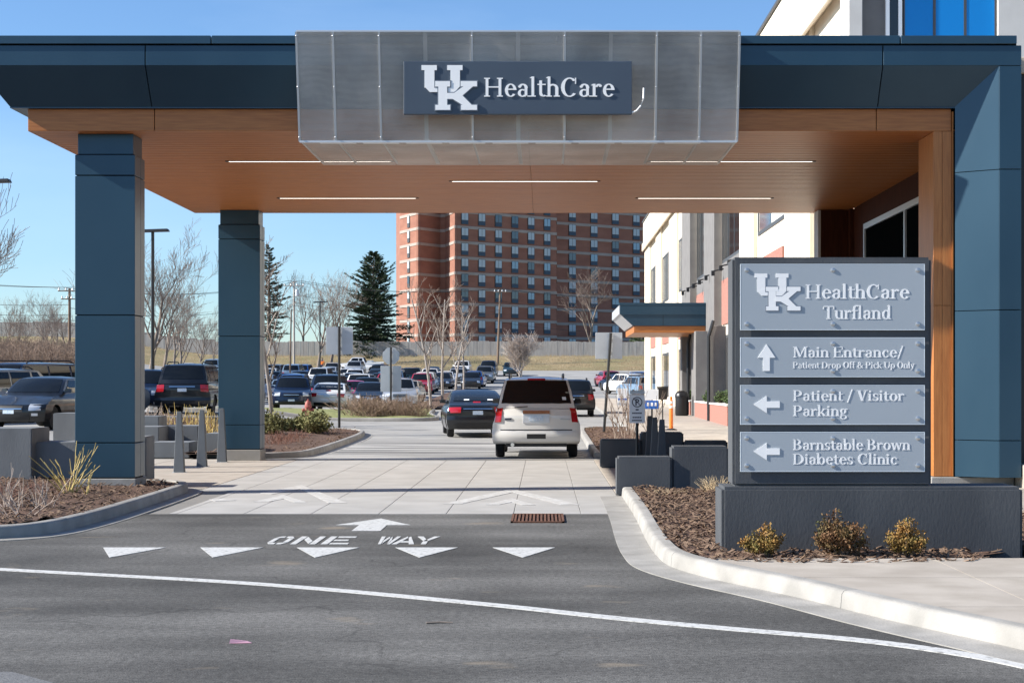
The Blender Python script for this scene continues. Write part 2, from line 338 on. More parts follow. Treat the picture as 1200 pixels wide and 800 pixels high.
# left pedestrian pad and right pad
pad = struct(thing('pavement', (0, 0, 0), None, None))
for j, (a, b_) in enumerate([(26.95, 30.5), (30.5, 34), (34, 37.3)]):
    for a2, b2 in ((-11.2, -8.4), (-8.4, -5.6)):
        box_part('paving_slab', 'walk_concrete', pad, a2+.006, a+.006, -.1, b2-.006, b_-.006, .006, bevel=.006)
for j, (a, b_) in enumerate([(25.7, 29.5), (29.5, 33.2), (33.2, 37)]):
    for a2, b2 in ((1.14, 3.6), (3.6, 6.6)):
        box_part('paving_slab', 'walk_concrete', pad, a2+.006, a+.006, -.1, b2-.006, b_-.006, .008, bevel=.006)

def smooth_path(pts, per=8):
    out = []; P = [Vector((p[0], p[1], 0)) for p in pts]
    for i in range(len(P)-1):
        p0 = P[max(i-1, 0)]; p1 = P[i]; p2 = P[i+1]; p3 = P[min(i+2, len(P)-1)]
        for k in range(per):
            t = k/per; out.append(.5*((2*p1)+(p2-p0)*t+(2*p0-5*p1+4*p2-p3)*t*t+(3*p1-p0-3*p2+p3)*t**3))
    out.append(P[-1]); return out
def offset_path(path, d):
    out = []
    for i, p in enumerate(path):
        t = (path[min(i+1, len(path)-1)]-path[max(i-1, 0)]).normalized(); out.append(p+Vector((-t.y, t.x, 0))*d)
    return out
def sweep(path, sec, closed=False, zf=None):               # sec [(offset to the left of travel, z)]
    rows = [offset_path(path, o_) for o_, _ in sec]; mb = MB(); n_ = len(path); m_ = len(sec)
    for i in range(n_):
        for j in range(m_):
            p = rows[j][i]; mb.v.append((p.x, p.y, sec[j][1]+(zf(p.x, p.y) if zf else 0)))
    mb.f = [(i*m_+j, (i+1)*m_+j, (i+1)*m_+(j+1)%m_, i*m_+(j+1)%m_) for i in range(n_-1) for j in range(m_)]
    mb.f += [tuple(range(m_)), tuple(reversed(range((n_-1)*m_, n_*m_)))]
    return mb
KSEC = [(0, -.1), (0, .004), (.012, .12), (.03, .143), (.06, .15), (.15, .15), (.16, .14), (.16, -.1)]
def kerb(pts, side=1, gutter=.3, per=8, joint=3.0):
    path = smooth_path(pts, per)
    sec = [(o_*side, z_) for o_, z_ in KSEC]
    k = struct(thing('kerb', (0, 0, 0), None, None)); acc = 0; cur = [path[0]]
    for a_, b_ in zip(path, path[1:]):
        cur.append(b_); acc += (b_-a_).length
        if acc > joint or b_ is path[-1]:
            if len(cur) > 1:
                c2 = [p.copy() for p in cur]; c2[0] = c2[0].lerp(c2[1], min(.4, .006/(c2[1]-c2[0]).length)); sweep(c2, sec, zf=G).build('kerb_section', 'kerb_concrete', k, smooth=40)
            cur = [b_]; acc = 0
    if gutter:
        g_ = MB().add([], []); gs = [(-gutter*side, -.06), (-gutter*side, .007), (-.001*side, .012), (-.001*side, -.06)]
        struct(sweep(path, gs, zf=G).build('gutter', 'kerb_concrete', smooth=40))
    return path
def inside(poly, x, y):
    c = False; j = len(poly)-1
    for i in range(len(poly)):
        xi, yi = poly[i]; xj, yj = poly[j]
        if (yi > y) != (yj > y) and x < (xj-xi)*(y-yi)/(yj-yi)+xi: c = not c
        j = i
    return c
def bed(name, poly, z0=.12, st=.12, amp=.05, material='mulch', chips=0, chip_mat='chip', mound=.0, label=None):
    mb = MB(); mb.poly([(x, y, G(x, y)+z0-.01) for x, y in poly])
    x0 = min(p[0] for p in poly); x1 = max(p[0] for p in poly); y0 = min(p[1] for p in poly); y1 = max(p[1] for p in poly)
    nx = int((x1-x0)/st)+1; ny = int((y1-y0)/st)+1; idx = {}
    def hz(x, y):
        return G(x, y)+z0+amp*(noise.noise(Vector((x*1.1, y*1.1, 3)))*.8+noise.noise(Vector((x*5, y*5, 1)))*.5+noise.noise(Vector((x*14, y*14, 1)))*.3)+mound
    for j in range(ny+1):
        for i in range(nx+1):
            x = x0+i*st; y = y0+j*st
            if inside(poly, x, y): idx[i, j] = len(mb.v); mb.v.append((x, y, hz(x, y)))
    for (i, j) in list(idx):
        q = [idx.get(k) for k in ((i, j), (i+1, j), (i+1, j+1), (i, j+1))]
        if None not in q: mb.f.append(tuple(q))
    o = struct(mb.build(name, material, smooth=80, fixn=False))
    if chips:
        c = MB(); rr = random.Random(len(poly)*17+chips)
        k = 0
        while k < chips:
            x = rr.uniform(x0, x1); y = rr.uniform(y0, y1)
            if not inside(poly, x, y): continue
            k += 1; L_ = rr.uniform(.02, .07); w = rr.uniform(.006, .016); a = rr.uniform(0, 6.28); t = rr.uniform(-.5, .5); zc = hz(x, y)+rr.uniform(.003, .03)
            dx, dy = math.cos(a)*L_, math.sin(a)*L_; wx, wy = -math.sin(a)*w, math.cos(a)*w
            b0 = [(x-dx-wx, y-dy-wy, zc-t*L_), (x+dx-wx, y+dy-wy, zc+t*L_), (x+dx+wx, y+dy+wy, zc+t*L_), (x-dx+wx, y-dy+wy, zc-t*L_)]
            c.hexa(b0, [(p[0], p[1], p[2]+.008) for p in b0])
        q = c.build(name+'_chips' if False else 'bark_chips', chip_mat, fixn=False); q['kind'] = 'stuff'
        tag(q, label or 'loose bark chips scattered over the mulch bed', 'bark chips')
    return o
# left kerb: from the street round into the drive
kl = kerb([(-13, 17.2), (-9, 17.5), (-7, 17.75), (-6.06, 18.1), (-5.68, 18.7), (-5.55, 20.2), (-5.56, 22.3), (-5.6, 24.2), (-5.7, 26.0), (-6.1, 26.9), (-6.9, 27.1)], side=1, gutter=.22)
pl = [(p.x, p.y) for p in offset_path(kl, .15)]
bed('mulch_bed', pl+[(-6.9, 26.9), (-6.9, 28), (-14, 29.5), (-14, 17.4)], z0=.13, st=.11, amp=.06, chips=5200, label='loose bark chips on the bed below the blue column')
# right kerb
kr = kerb([(1.2, 24.96), (1.18, 21), (1.13, 18), (1.13, 16.4), (1.2, 15.3), (1.5, 14.3), (2.04, 13.1), (2.51, 11.85), (2.95, 10.85), (3.35, 10.0), (4.1, 9.0), (5.4, 7.9)], side=1, gutter=.33)
pr = [(p.x, p.y) for p in offset_path(kr, .155)]
bed('mulch_bed', [(x, y) for x, y in pr if 14.6 < y < 24.9]+[(2.2, 14.45), (2.75, 14.45), (4.0, 14.62), (4.15, 15.3), (4.5, 15.62), (6, 17), (6, 24.85), (1.4, 24.85)], z0=.13, st=.09, amp=.045, chips=6500, label='loose bark chips around the monument sign')
# walkway in front of the monument (one poured sheet with tooled joints)
walk = struct(thing('footpath', (0, 0, 0), None, None))
pw = [(x, y) for x, y in pr if y < 15.2]
edge = [(p[0], p[1]) for p in pw]
def kx(y):                                               # kerb back x at depth y
    for (xa, ya), (xb, yb) in zip(edge, edge[1:]):
        if (ya-y)*(yb-y) <= 0 and ya != yb: return lerp(xa, xb, (y-ya)/(yb-ya))
    return edge[-1][0]
cuts = [(15.6, 13.35), (13.35, 11.6), (11.6, 9.9), (9.9, 8.0)]
for a, b_ in cuts:
    for x0, x1 in ((0, 3.55), (3.55, 5.4), (5.4, 9)):
        L_ = [(max(kx(y)+.003, x0), y) for y in steps(b_+.006, a-.006, .25)]
        L_ = [p for p in L_ if p[0] < x1-.02]
        if len(L_) < 2: continue
        pg = L_+[(x1-.006, L_[-1][1]), (x1-.006, L_[0][1])]
        MB().prism(pg, lambda p: (p[0], p[1], .0), lambda p: (p[0], p[1], .14)).build('path_slab', 'walk_concrete', walk)
mb = MB(); mb.add([(1.5,8,.125),(9,8,.125),(9,15.58,.125),(1.5,15.58,.125)],[(0,1,2,3)])
# ground right of the drive behind the monument, up to the building
mb = MB().box(6.02, 15.62, -.1, 14, 26.4, .15); struct(mb.build('pavement', 'walk_concrete'))
# left far kerb island beside the drive
k2 = kerb([(-6.6, 37.4), (-5.95, 37.8), (-5.62, 38.8), (-5.57, 42), (-5.56, 46), (-5.62, 50), (-5.85, 53), (-6.4, 54.6), (-7.6, 55.3), (-12, 55.8), (-13.2, 55.8)], side=1, gutter=.25)
p2 = [(p.x, p.y) for p in offset_path(k2, .15)]
bed('mulch_bed', p2+[(-13.2, 45), (-8.4, 40.5), (-8.4, 37.6)], z0=.12, st=.2, amp=.09, chips=2200, label='bark chips on the bed behind the far column')
# second island with dry brush, grass edge
k3 = kerb([(-16, 66.6), (-10, 67), (-6, 67.2), (-4.9, 67.6), (-4.5, 68.8), (-4.6, 71), (-5.2, 76), (-5.6, 84)], side=1, gutter=.0)
p3 = [(p.x, p.y) for p in offset_path(k3, .15)]
bed('turf', p3+[(-7, 84), (-16, 80)], z0=.12, st=.3, amp=.06, material='turf')
bed('mulch_bed', [(-7.4, 88), (-5.4, 88), (-5.3, 140), (-7.6, 140)], z0=.1, st=.4, amp=.06, material='mulch')
# right planting island past the canopy
k4 = kerb([(1.16, 37.6), (1.17, 45), (1.2, 54), (1.4, 56), (2.0, 56.6), (2.9, 56.7)], side=-1, gutter=.2)
p4 = [(p.x, p.y) for p in offset_path(k4, -.15)]
bed('mulch_bed', p4+[(2.9, 37.3), (1.35, 37.3)], z0=.12, st=.2, amp=.06, chips=900, label='bark chips on the island past the dark seat walls')
# pavement along the clinic
grid_sheet('pavement', [2.92, 4.5, 6, 7.3], steps(37.05, 116, 1.5), lambda x, y: G(x, y)+.15, 'walk_concrete')
mb = MB()
for a, b_ in zip(steps(37.05, 116, 2)[:-1], steps(37.05, 116, 2)[1:]):
    mb.add([(2.91,a,G(2.9,a)-.05),(2.91,b_,G(2.9,b_)-.05),(2.91,b_,G(2.9,b_)+.153),(2.91,a,G(2.9,a)+.153)], [(0,1,2,3)])
struct(mb.build('kerb_face', 'kerb_concrete', fixn=False))

# ---------------------------------------------------------------- painted markings (flat paint, 4-8 mm above the surface they lie on)
def paint(name, polys, label, cat, z=.005, material='paint', group=None):
    mb = MB()
    for p in polys: mb.prism([(q[0], q[1]) for q in p], lambda q: (q[0], q[1], z-.003), lambda q: (q[0], q[1], z))
    o = mb.build(name, material); tag(o, label, cat, group); return o
def gp(px, py): d = D(py); return (X(px, d), d)
ln = smooth_path([gp(-260, 652), gp(0, 667), gp(300, 684), gp(560, 707), gp(720, 724), gp(859, 737), gp(987, 748), gp(1093, 761), gp(1200, 780), gp(1330, 815)], 10)
mb = sweep(ln, [(-.075, .001), (-.075, .006), (.075, .006), (.075, .001)]); tag(mb.build('road_line', 'paint'), 'long thin white line curving across the asphalt street', 'road line')
for i, cx in enumerate((157.5, 271.5, 384.5, 500, 614)):
    y1 = D(641.5); y0 = D(653.2); c = X(cx, y1); w = .33
    paint('yield_triangle', [[(c-w, y1), (c+w, y1), (c, y0)]], 'small white yield triangle painted in the row across the drive', 'road marking', group='row of white yield triangles on the asphalt')
ya0, ya1 = D(622), D(607.5); c = X(441, 20.3)
paint('arrow_marking', [[(c-.17, ya0), (c+.17, ya0), (c+.17, lerp(ya0, ya1, .45)), (c-.17, lerp(ya0, ya1, .45))], [(c-.46, lerp(ya0, ya1, .45)), (c+.46, lerp(ya0, ya1, .45)), (c, ya1)]], 'white straight arrow painted on asphalt above the words', 'road marking')
# stencilled ONE WAY
def stencil(ch):                                         # unit box, split strokes
    if ch == 'O': return [[(0,.25),(.25,.25),(.25,.75),(0,.75)],[(.75,.25),(1,.25),(1,.75),(.75,.75)],[(.0,.8),(.2,1),(.45,1),(.45,.84),(.25,.8)],[(.55,.84),(.55,1),(.8,1),(1,.8),(.75,.8)],[(0,.2),(.25,.2),(.45,.16),(.45,0),(.2,0)],[(.55,0),(.55,.16),(.75,.2),(1,.2),(.8,0)]]
    if ch == 'N': return [[(0,0),(.24,0),(.24,1),(0,1)],[(.76,0),(1,0),(1,1),(.76,1)],[(.29,.95),(.29,.6),(.71,.05),(.71,.4)]]
    if ch == 'E': return [[(0,0),(.25,0),(.25,1),(0,1)],[(.31,.84),(1,.84),(1,1),(.31,1)],[(.31,.42),(.85,.42),(.85,.58),(.31,.58)],[(.31,0),(1,0),(1,.16),(.31,.16)]]
    if ch == 'W': return [[(0,1),(.2,1),(.34,0),(.2,0)],[(.37,.05),(.5,.8),(.43,1),(.3,.5)],[(.54,.8),(.63,.05),(.7,.5),(.57,1)],[(.8,1),(1,1),(.8,0),(.66,0)]]
    if ch == 'A': return [[(0,0),(.24,0),(.5,.84),(.42,1)],[(.76,0),(1,0),(.58,1),(.52,.84)],[(.3,.22),(.7,.22),(.65,.38),(.35,.38)]]
    if ch == 'Y': return [[(0,1),(.26,1),(.48,.6),(.4,.42)],[(.74,1),(1,1),(.6,.42),(.52,.6)],[(.39,0),(.61,0),(.61,.38),(.39,.38)]]
y0, y1 = D(637.6), D(628.6); polys = []
for ch, a, b_ in (('O',318,341),('N',347,376),('E',382,413),('W',443,466),('A',463,489),('Y',486,513)):
    xa, xb = X(a, (y0+y1)/2), X(b_, (y0+y1)/2)
    if ch in 'ANW': xb -= .0
    for p in stencil(ch): polys.append([(lerp(xa, xb, u), lerp(y0, y1, v)) for u, v in p])
paint('stencil_lettering', polys, 'stencilled white words ONE WAY painted on asphalt', 'road lettering')
def pxpoly(q): return [gp(*p) for p in q]
paint('chevron_marking', [pxpoly(q) for q in ([(519,590.5),(541,590.5),(601,577),(600,573)], [(600,573),(601,577),(657,591.5),(680,591.5)], [(569,591.5),(585,591.5),(600,588.5),(600,584)], [(600,584),(600,588.5),(612,592),(628,592)])], 'double white chevron painted on the concrete drive beside the drain grate', 'road marking', z=.009, material='worn_paint')
paint('chevron_marking', [pxpoly(q) for q in ([(353,568.5),(352,573),(385,589.5),(407,589.5)], [(353,568.5),(352,573),(318,579.5),(305,578)], [(297,588),(315,588),(333,584.5),(332,580)], [(332,580),(333,584.5),(345,589),(360,589)], [(245,585.5),(262,584.5),(277,586.5),(252,587.5)])], 'worn white chevron painted on the concrete drive in line with the ONE WAY words', 'road marking', z=.009, material='worn_paint')
# drain grate in the asphalt
gr = thing('drain_grate', (X(630, D(608)), D(608), 0), 'rusty iron drain grate set in the asphalt beside the concrete', 'drain grate')
gy0, gy1 = D(612.5), D(603); gx0, gx1 = X(599, 20.6), X(661, 20.6)
box_part('pit', 'seam', gr, gx0+.02, gy0+.02, .001, gx1-.02, gy1-.02, .003)
MB().box(gx0, gy0, 0, gx1, gy0+.05, .02).box(gx0, gy1-.05, 0, gx1, gy1, .02).box(gx0, gy0, 0, gx0+.03, gy1, .02).box(gx1-.03, gy0, 0, gx1, gy1, .02).build('frame', 'rust', gr)
for i in range(13):
    a = lerp(gx0+.03, gx1-.03, (i+.5)/13); box_part('bar', 'rust', gr, a-.013, gy0+.05, .002, a+.013, gy1-.05, .018)
# ---------------------------------------------------------------- lettering: a drawn serif face, built from strokes
s_, h_, f_, o_, XH, AS = .122, .062, .055, .07, .68, 1.07
def RC(x0, y0, x1, y1): return [[(x0,y0),(x1,y0),(x1,y1),(x0,y1)]]
def EL(cx, cy, rx, ry, th, tv, a0=0, a1=360, n=18):
    out = []; n = max(4, int(n*abs(a1-a0)/360)+1)
    for i in range(n):
        a, b = R(lerp(a0, a1, i/n)), R(lerp(a0, a1, (i+1)/n))
        out.append([(cx+rx*math.cos(a), cy+ry*math.sin(a)), (cx+rx*math.cos(b), cy+ry*math.sin(b)), (cx+(rx-th)*math.cos(b), cy+(ry-tv)*math.sin(b)), (cx+(rx-th)*math.cos(a), cy+(ry-tv)*math.sin(a))])
    return out
def ST(x0, y0, x1, y1, w):                               # slanted stroke, horizontal ends
    return [[(x0-w/2,y0),(x0+w/2,y0),(x1+w/2,y1),(x1-w/2,y1)]]
def SM(x, y0, y1, b='b', t='l'):
    p = RC(x, y0, x+s_, y1)
    if b == 'b': p += RC(x-o_, y0, x+s_+o_, y0+f_)
    if b == 'r': p += RC(x, y0, x+s_+o_, y0+f_)
    if t == 'b': p += RC(x-o_, y1-f_, x+s_+o_, y1)
    if t == 'l': p += [[(x-.085, y1-.075), (x+.01, y1-.095), (x+s_, y1), (x+.02, y1)]]
    return p
def arch(x): return EL(x+.235, .455, .25, .225, .135, .085, 0, 155)+RC(x+.345, 0, x+.485, .455)+RC(x+.28, 0, x+.55, f_)
GL = {
 'n': (.63, SM(.07,0,XH)+arch(.06)), 'h': (.63, SM(.07,0,AS)+arch(.06)), 'm': (.96, SM(.07,0,XH)+arch(.06)+arch(.39)),
 'u': (.62, SM(.06,.2,XH,None)+EL(.285,.22,.225,.22,.145,.08,180,300)+SM(.40,0,XH,'r')), 'r': (.49, SM(.07,0,XH)+EL(.34,.47,.17,.21,.11,.085,55,165)+EL(.40,.58,.07,.07,.07,.07)),
 'i': (.33, SM(.08,0,XH)+EL(.155,.88,.085,.085,.085,.085)), 'l': (.33, SM(.08,0,AS)),
 't': (.42, RC(.11,.14,.11+s_,.86)+RC(.02,XH-.06,.40,XH)+EL(.29,.16,.18,.16,.145,.075,180,320)),
 'f': (.40, SM(.10,0,.86,'b',None)+EL(.30,.86,.20,.21,.145,.08,40,180)+RC(.02,XH-.06,.40,XH)),
 'e': (.58, EL(.30,.34,.26,.355,.14,.065,2,322)+RC(.10,.36,.54,.425)), 'c': (.55, EL(.30,.34,.26,.355,.14,.065,50,322)+EL(.43,.55,.07,.07,.07,.07)),
 'o': (.62, EL(.31,.34,.275,.355,.14,.06)), 'b': (.65, SM(.05,0,AS,None)+EL(.35,.34,.26,.355,.14,.065)),
 'd': (.67, EL(.30,.34,.26,.355,.14,.065)+SM(.43,0,AS,'r')), 'p': (.66, SM(.07,-.3,XH)+EL(.36,.34,.26,.355,.14,.065)),
 'a': (.58, RC(.345,0,.345+s_,.46)+EL(.27,.46,.22,.23,.145,.075,0,150)+EL(.13,.54,.07,.07,.07,.07)+EL(.25,.195,.205,.21,.13,.065,50,320)+RC(.40,0,.58,f_)),
 'g': (.57, EL(.27,.45,.21,.245,.125,.06)+EL(.28,-.10,.25,.2,.1,.07)+RC(.40,.60,.57,.67)+ST(.12,.08,.20,.25,.09)),
 'k': (.64, SM(.07,0,AS)+ST(.22,.27,.46,.64,.08)+ST(.52,.02,.27,.37,.17)+RC(.33,XH-f_,.58,XH)+RC(.40,0,.65,f_)),
 's': (.49, EL(.235,.505,.17,.19,.10,.065,35,275)+EL(.24,.18,.20,.19,.11,.065,-150,98)+RC(.03,.0,.075,.2)+RC(.375,.48,.42,.66)),
 'v': (.58, ST(.29,0,.11,XH,.15)+ST(.28,0,.46,XH,.065)+RC(.0,XH-f_,.25,XH)+RC(.36,XH-f_,.57,XH)),
 'w': (.88, ST(.27,0,.11,XH,.14)+ST(.27,0,.43,XH,.065)+ST(.61,0,.45,XH,.14)+ST(.61,0,.77,XH,.065)+RC(0,XH-f_,.24,XH)+RC(.67,XH-f_,.88,XH)),
 'y': (.58, ST(.30,0,.11,XH,.15)+ST(.17,-.28,.47,XH,.065)+RC(0,XH-f_,.25,XH)+RC(.36,XH-f_,.58,XH)+EL(.13,-.22,.08,.07,.08,.07)),
 'H': (.92, SM(.10,0,1,'b','b')+SM(.67,0,1,'b','b')+RC(.2,.48,.7,.545)), 'C': (.82, EL(.42,.5,.38,.52,.165,.065,45,318)+RC(.66,.68,.71,1.0)),
 'T': (.78, SM(.32,0,1,'b',None)+RC(.04,.94,.74,1)+RC(.04,.76,.09,1)+RC(.69,.76,.74,1)),
 'M': (1.08, RC(.12,0,.19,1)+RC(.03,0,.28,f_)+RC(.03,1-f_,.2,1)+SM(.83,0,1,'b',None)+RC(.83,1-f_,1.05,1)+ST(.53,.05,.2,1,.15)+ST(.5,.05,.86,1,.065)),
 'E': (.76, SM(.10,0,1,'b','b')+RC(.1,.94,.68,1)+RC(.63,.76,.68,1)+RC(.2,.48,.52,.54)+RC(.48,.4,.53,.62)+RC(.1,0,.70,.06)+RC(.65,0,.71,.24)),
 'P': (.72, SM(.10,0,1,'b','b')+EL(.33,.71,.33,.29,.155,.06,-90,90)+RC(.2,.94,.34,1)+RC(.2,.42,.34,.48)),
 'D': (.86, SM(.10,0,1,'b','b')+EL(.34,.5,.46,.5,.165,.06,-90,90)+RC(.2,.94,.35,1)+RC(.2,0,.35,.06)), 'O': (.86, EL(.43,.5,.39,.52,.165,.06)),
 'U': (.86, RC(.11,.32,.11+s_,1)+RC(.03,1-f_,.34,1)+RC(.69,.32,.75,1)+RC(.6,1-f_,.84,1)+EL(.43,.33,.32,.345,.145,.075,180,360)),
 'V': (.82, ST(.42,0,.17,1,.17)+ST(.41,0,.66,1,.065)+RC(.02,1-f_,.33,1)+RC(.54,1-f_,.80,1)),
 'B': (.76, SM(.10,0,1,'b','b')+EL(.32,.75,.30,.25,.15,.06,-90,90)+EL(.33,.265,.35,.265,.16,.06,-90,90)+RC(.2,.94,.33,1)+RC(.2,.48,.34,.54)+RC(.2,0,.34,.06)),
 '/': (.42, ST(.05,-.14,.37,1.08,.075)), '&': (.86, EL(.34,.76,.18,.24,.10,.06)+EL(.33,.26,.28,.28,.14,.065,30,330)+ST(.76,0,.27,.66,.15)+ST(.62,.28,.78,.55,.07)), ' ': (.28, []),
}
def text_polys(txt): 
    x = 0; out = []
    for ch in txt:
        a, ps = GL[ch]; out += [[(p[0]+x, p[1]) for p in q] for q in ps]; x += a-.012
    return out, x
def lettering(name, txt, x0, x1, zb, cap, yfront, depth, material, parent, alt=None):
    polys, w = text_polys(txt); kx_ = (x1-x0)/w; mb = MB()
    for i, q in enumerate(polys):
        e = (i % 7)*.00012
        mb.prism([(x0+p[0]*kx_, zb+p[1]*cap) for p in q], lambda p: (p[0], yfront+depth, p[1]), lambda p: (p[0], yfront-e, p[1]))
    return mb.build(name, material, parent)
UK_U = [[(160,182),(256,182),(256,207),(160,207)], [(118,72),(168,72),(168,172),(118,185)], [(103,72),(180,72),(180,97),(103,97)], [(118,180),(168,165),(186,180),(186,207),(145,207)], [(248,72),(296,72),(296,175),(248,175)], [(232,72),(309,72),(309,97),(232,97)], [(248,168),(296,168),(296,178),(270,207),(234,207),(234,182)]]
UK_K = [[(188,153),(232,153),(232,297),(188,297)], [(172,153),(247,153),(247,180),(172,180)], [(173,272),(248,272),(248,297),(173,297)], [(230,212),(268,212),(318,176),(365,176),(305,228),(272,242),(230,242)], [(300,153),(382,153),(382,179),(300,179)], [(250,236),(306,222),(358,274),(313,274)], [(302,272),(382,272),(382,297),(302,297)]]
def grow(q, d):
    n_ = len(q); out = []
    for i in range(n_):
        a, b, c = Vector(q[i-1]), Vector(q[i]), Vector(q[(i+1) % n_])
        n1 = (b-a).normalized(); n2 = (c-b).normalized(); n1 = Vector((n1.y, -n1.x)); n2 = Vector((n2.y, -n2.x))
        m_ = (n1+n2); k = d/max(.35, 1+n1.dot(n2)); out.append(tuple(b+m_*k))
    return out
def logo(parent, x0, z1, k, yf, depth, outline):
    def lay(name, polys, material, y0, y1, d=0):
        mb = MB()
        for i, q in enumerate(polys):
            q = grow(q, d) if d else q; e = (i % 7)*.0003
            mb.prism([(x0+(p[0]-103)*k, z1-(p[1]-72)*k) for p in q], lambda p: (p[0], y1, p[1]), lambda p: (p[0], y0-e, p[1]))
        return mb.build(name, material, parent)
    t = depth
    lay('logo_letter', UK_U, 'letter_white', yf-t*.55, yf)
    # dark keyline between the two letters, then the front letter
    lay('keyline', UK_K, 'logo_thin' if outline else 'logo_line', yf-t*.75, yf, 5)
    lay('logo_letter', UK_K, 'letter_white', yf-t, yf)
    if False:                                          # thin inner contour seen on the monument logo
        lay('keyline', UK_U, 'logo_thin', yf-t*.55-.0012, yf-t*.4, -4.5); lay('logo_letter', UK_U, 'letter_white', yf-t*.55-.0035, yf-t*.4, -6.5)
        lay('keyline', UK_K, 'logo_thin', yf-t-.0022, yf-t*.4, -4.5); lay('logo_letter', UK_K, 'letter_white', yf-t-.0045, yf-t*.4, -6.5)

# ---------------------------------------------------------------- entrance canopy
CEIL = 5.66; YF, YS, YW, YB = 24.70, 25.10, 25.20, 37.24; XL, XR = -8.66, 7.28
cp = thing('entrance_canopy', (0, 31, 0), 'dark blue panelled entrance canopy with a wood plank ceiling over the drive', 'canopy')
box_part('roof_core', 'seam', cp, XL+.06, YF+.06, 6.62, XR-.06, YB+.40, 6.97); box_part('roof_core', 'seam', cp, -8.2, YS+.06, 6.04, XR-.06, YB+.40, 6.615)
mb = MB().slab([(XL+.1,YF+.03,6.985),(XR-.1,YF+.03,6.985),(XR-.1,YB+.42,6.985),(XL+.1,YB+.42,6.985)], .01); mb.build('roof_sheet', 'grey_light', cp)
for a, b in ((XL-.02, -5.06), (-5.06, .2), (.2, 5.43), (5.43, XR-.07)):
    box_part('cap', 'blue_panel', cp, a+.008, YF-.03, 6.905, b-.008, YF+.16, 7.03, bevel=.006)
jx = [(XL, -8.26), (-6.07, -6.065), (-.45, -.45), (5.17, 5.17), (6.94, 6.37)]
for (a, a2), (b, b2) in zip(jx, jx[1:]):
    ra = 0 if a == XL else .008; rb = .008
    right = b == 6.94
    box_part('fascia_panel', 'blue_panel', cp, a+ra, YF, 6.58, (XR if right else b)-(.0 if right else rb), YF+.05, 6.885, bevel=.004)
    MB().slab([(a+ra,YF+.004,6.578),(a2+ra,YS,6.02),(b2-(0 if right else rb),YS,6.02),(b-(0 if right else rb),YF+.004,6.578)], .03).build('soffit_panel', 'blue_panel', cp)
# left and back edges of the roof
MB().box(XL, YF+.052, 6.58, XL+.05, YB+.5, 6.885).build('fascia_panel', 'blue_panel', cp, bevel=.004)
MB().slab([(-8.26,YS+.002,6.02),(XL+.002,YF+.06,6.578),(XL+.002,YB+.5,6.578),(-8.26,YB+.1,6.02)], .03).build('soffit_panel', 'blue_panel', cp)
MB().box(XL-.02, YF+.162, 6.905, XL+.16, YB+.5, 7.03).build('cap', 'blue_panel', cp, bevel=.006)
MB().box(XL, YB+.452, 6.02, 6.4, YB+.5, 7.03).build('fascia_panel', 'blue_panel', cp, bevel=.004)
box_part('soffit_strip', 'blue_panel', cp, -8.26, YS, 6.0, 6.37, YW-.002, 6.018)
box_part('soffit_strip', 'blue_panel', cp, -8.26, YW, 6.0, -8.03, YB+.45, 6.018)
# wood fascia boards under the blue edge
for a, b in ((-8.02, X(181, 25.2)), (X(181, 25.2), -.4), (-.4, X(1027, 25.2)), (X(1027, 25.2), 6.34)):
    box_part('wood_fascia', 'wood_panel', cp, a+.006, YW, CEIL, b-.006, YW+.03, 5.998, bevel=.004)
box_part('wood_fascia', 'wood_panel', cp, -8.02, YW+.031, CEIL, -7.99, YB+.02, 5.998, bevel=.004)
box_part('wood_fascia', 'wood_panel', cp, -8.02, YB+.021, CEIL, 6.3, YB+.05, 6.02, bevel=.004)
box_part('ceiling_back', 'seam', cp, -7.98, YW+.04, CEIL+.04, 6.95, YB+.01, CEIL+.06)
NPL = 58; pw_ = (YB-YW-.035)/NPL
sh = {}
for i in range(NPL):
    y0 = YW+.032+i*pw_
    for key, a, b in (('l', -7.985, -.24), ('r', -.236, 6.945)):
        if key not in sh: sh[key] = MB().box(a, 0, CEIL, b, pw_-.03, CEIL+.03).mesh('plank', bevel=.006)
        p = link('plank', sh[key], 'wood_panel', cp); p.location = (0, y0-31, 0)
# columns
def column(x0, y0):
    x1, y1 = x0+.94, y0+.63; 
    def P(nm, mt, *b, bevel=.006):
        return MB().box(b[0], b[1]-31, b[2], b[3], b[4]-31, b[5]).build(nm, mt, None, bevel=bevel)
    c = P('column', 'seam', x0+.02, y0+.02, .1, x1-.02, y1-.02, 5.335); c.parent = cp; parts = []
    parts.append(P('plinth', 'kerb_concrete', x0-.02, y0-.02, -.05, x1+.02, y1+.02, .25, bevel=.01))
    zs = [.262, .81, 2.81, 5.0, 5.33]
    for a, b in zip(zs, zs[1:]):
        parts.append(P('panel', 'blue_panel', x0, y0, a+.007, x1, y0+.36, b-.007))
        parts.append(P('panel', 'blue_panel', x0, y0+.368, a+.007, x1, y1, b-.007))
    parts.append(P('panel', 'blue_panel', x0+.035, y0+.035, 5.337, x1-.035, y1-.035, CEIL-.002))
    for p in parts: p.parent = c
    return c
column(-7.35, 25.43); column(-7.34, 36.58)
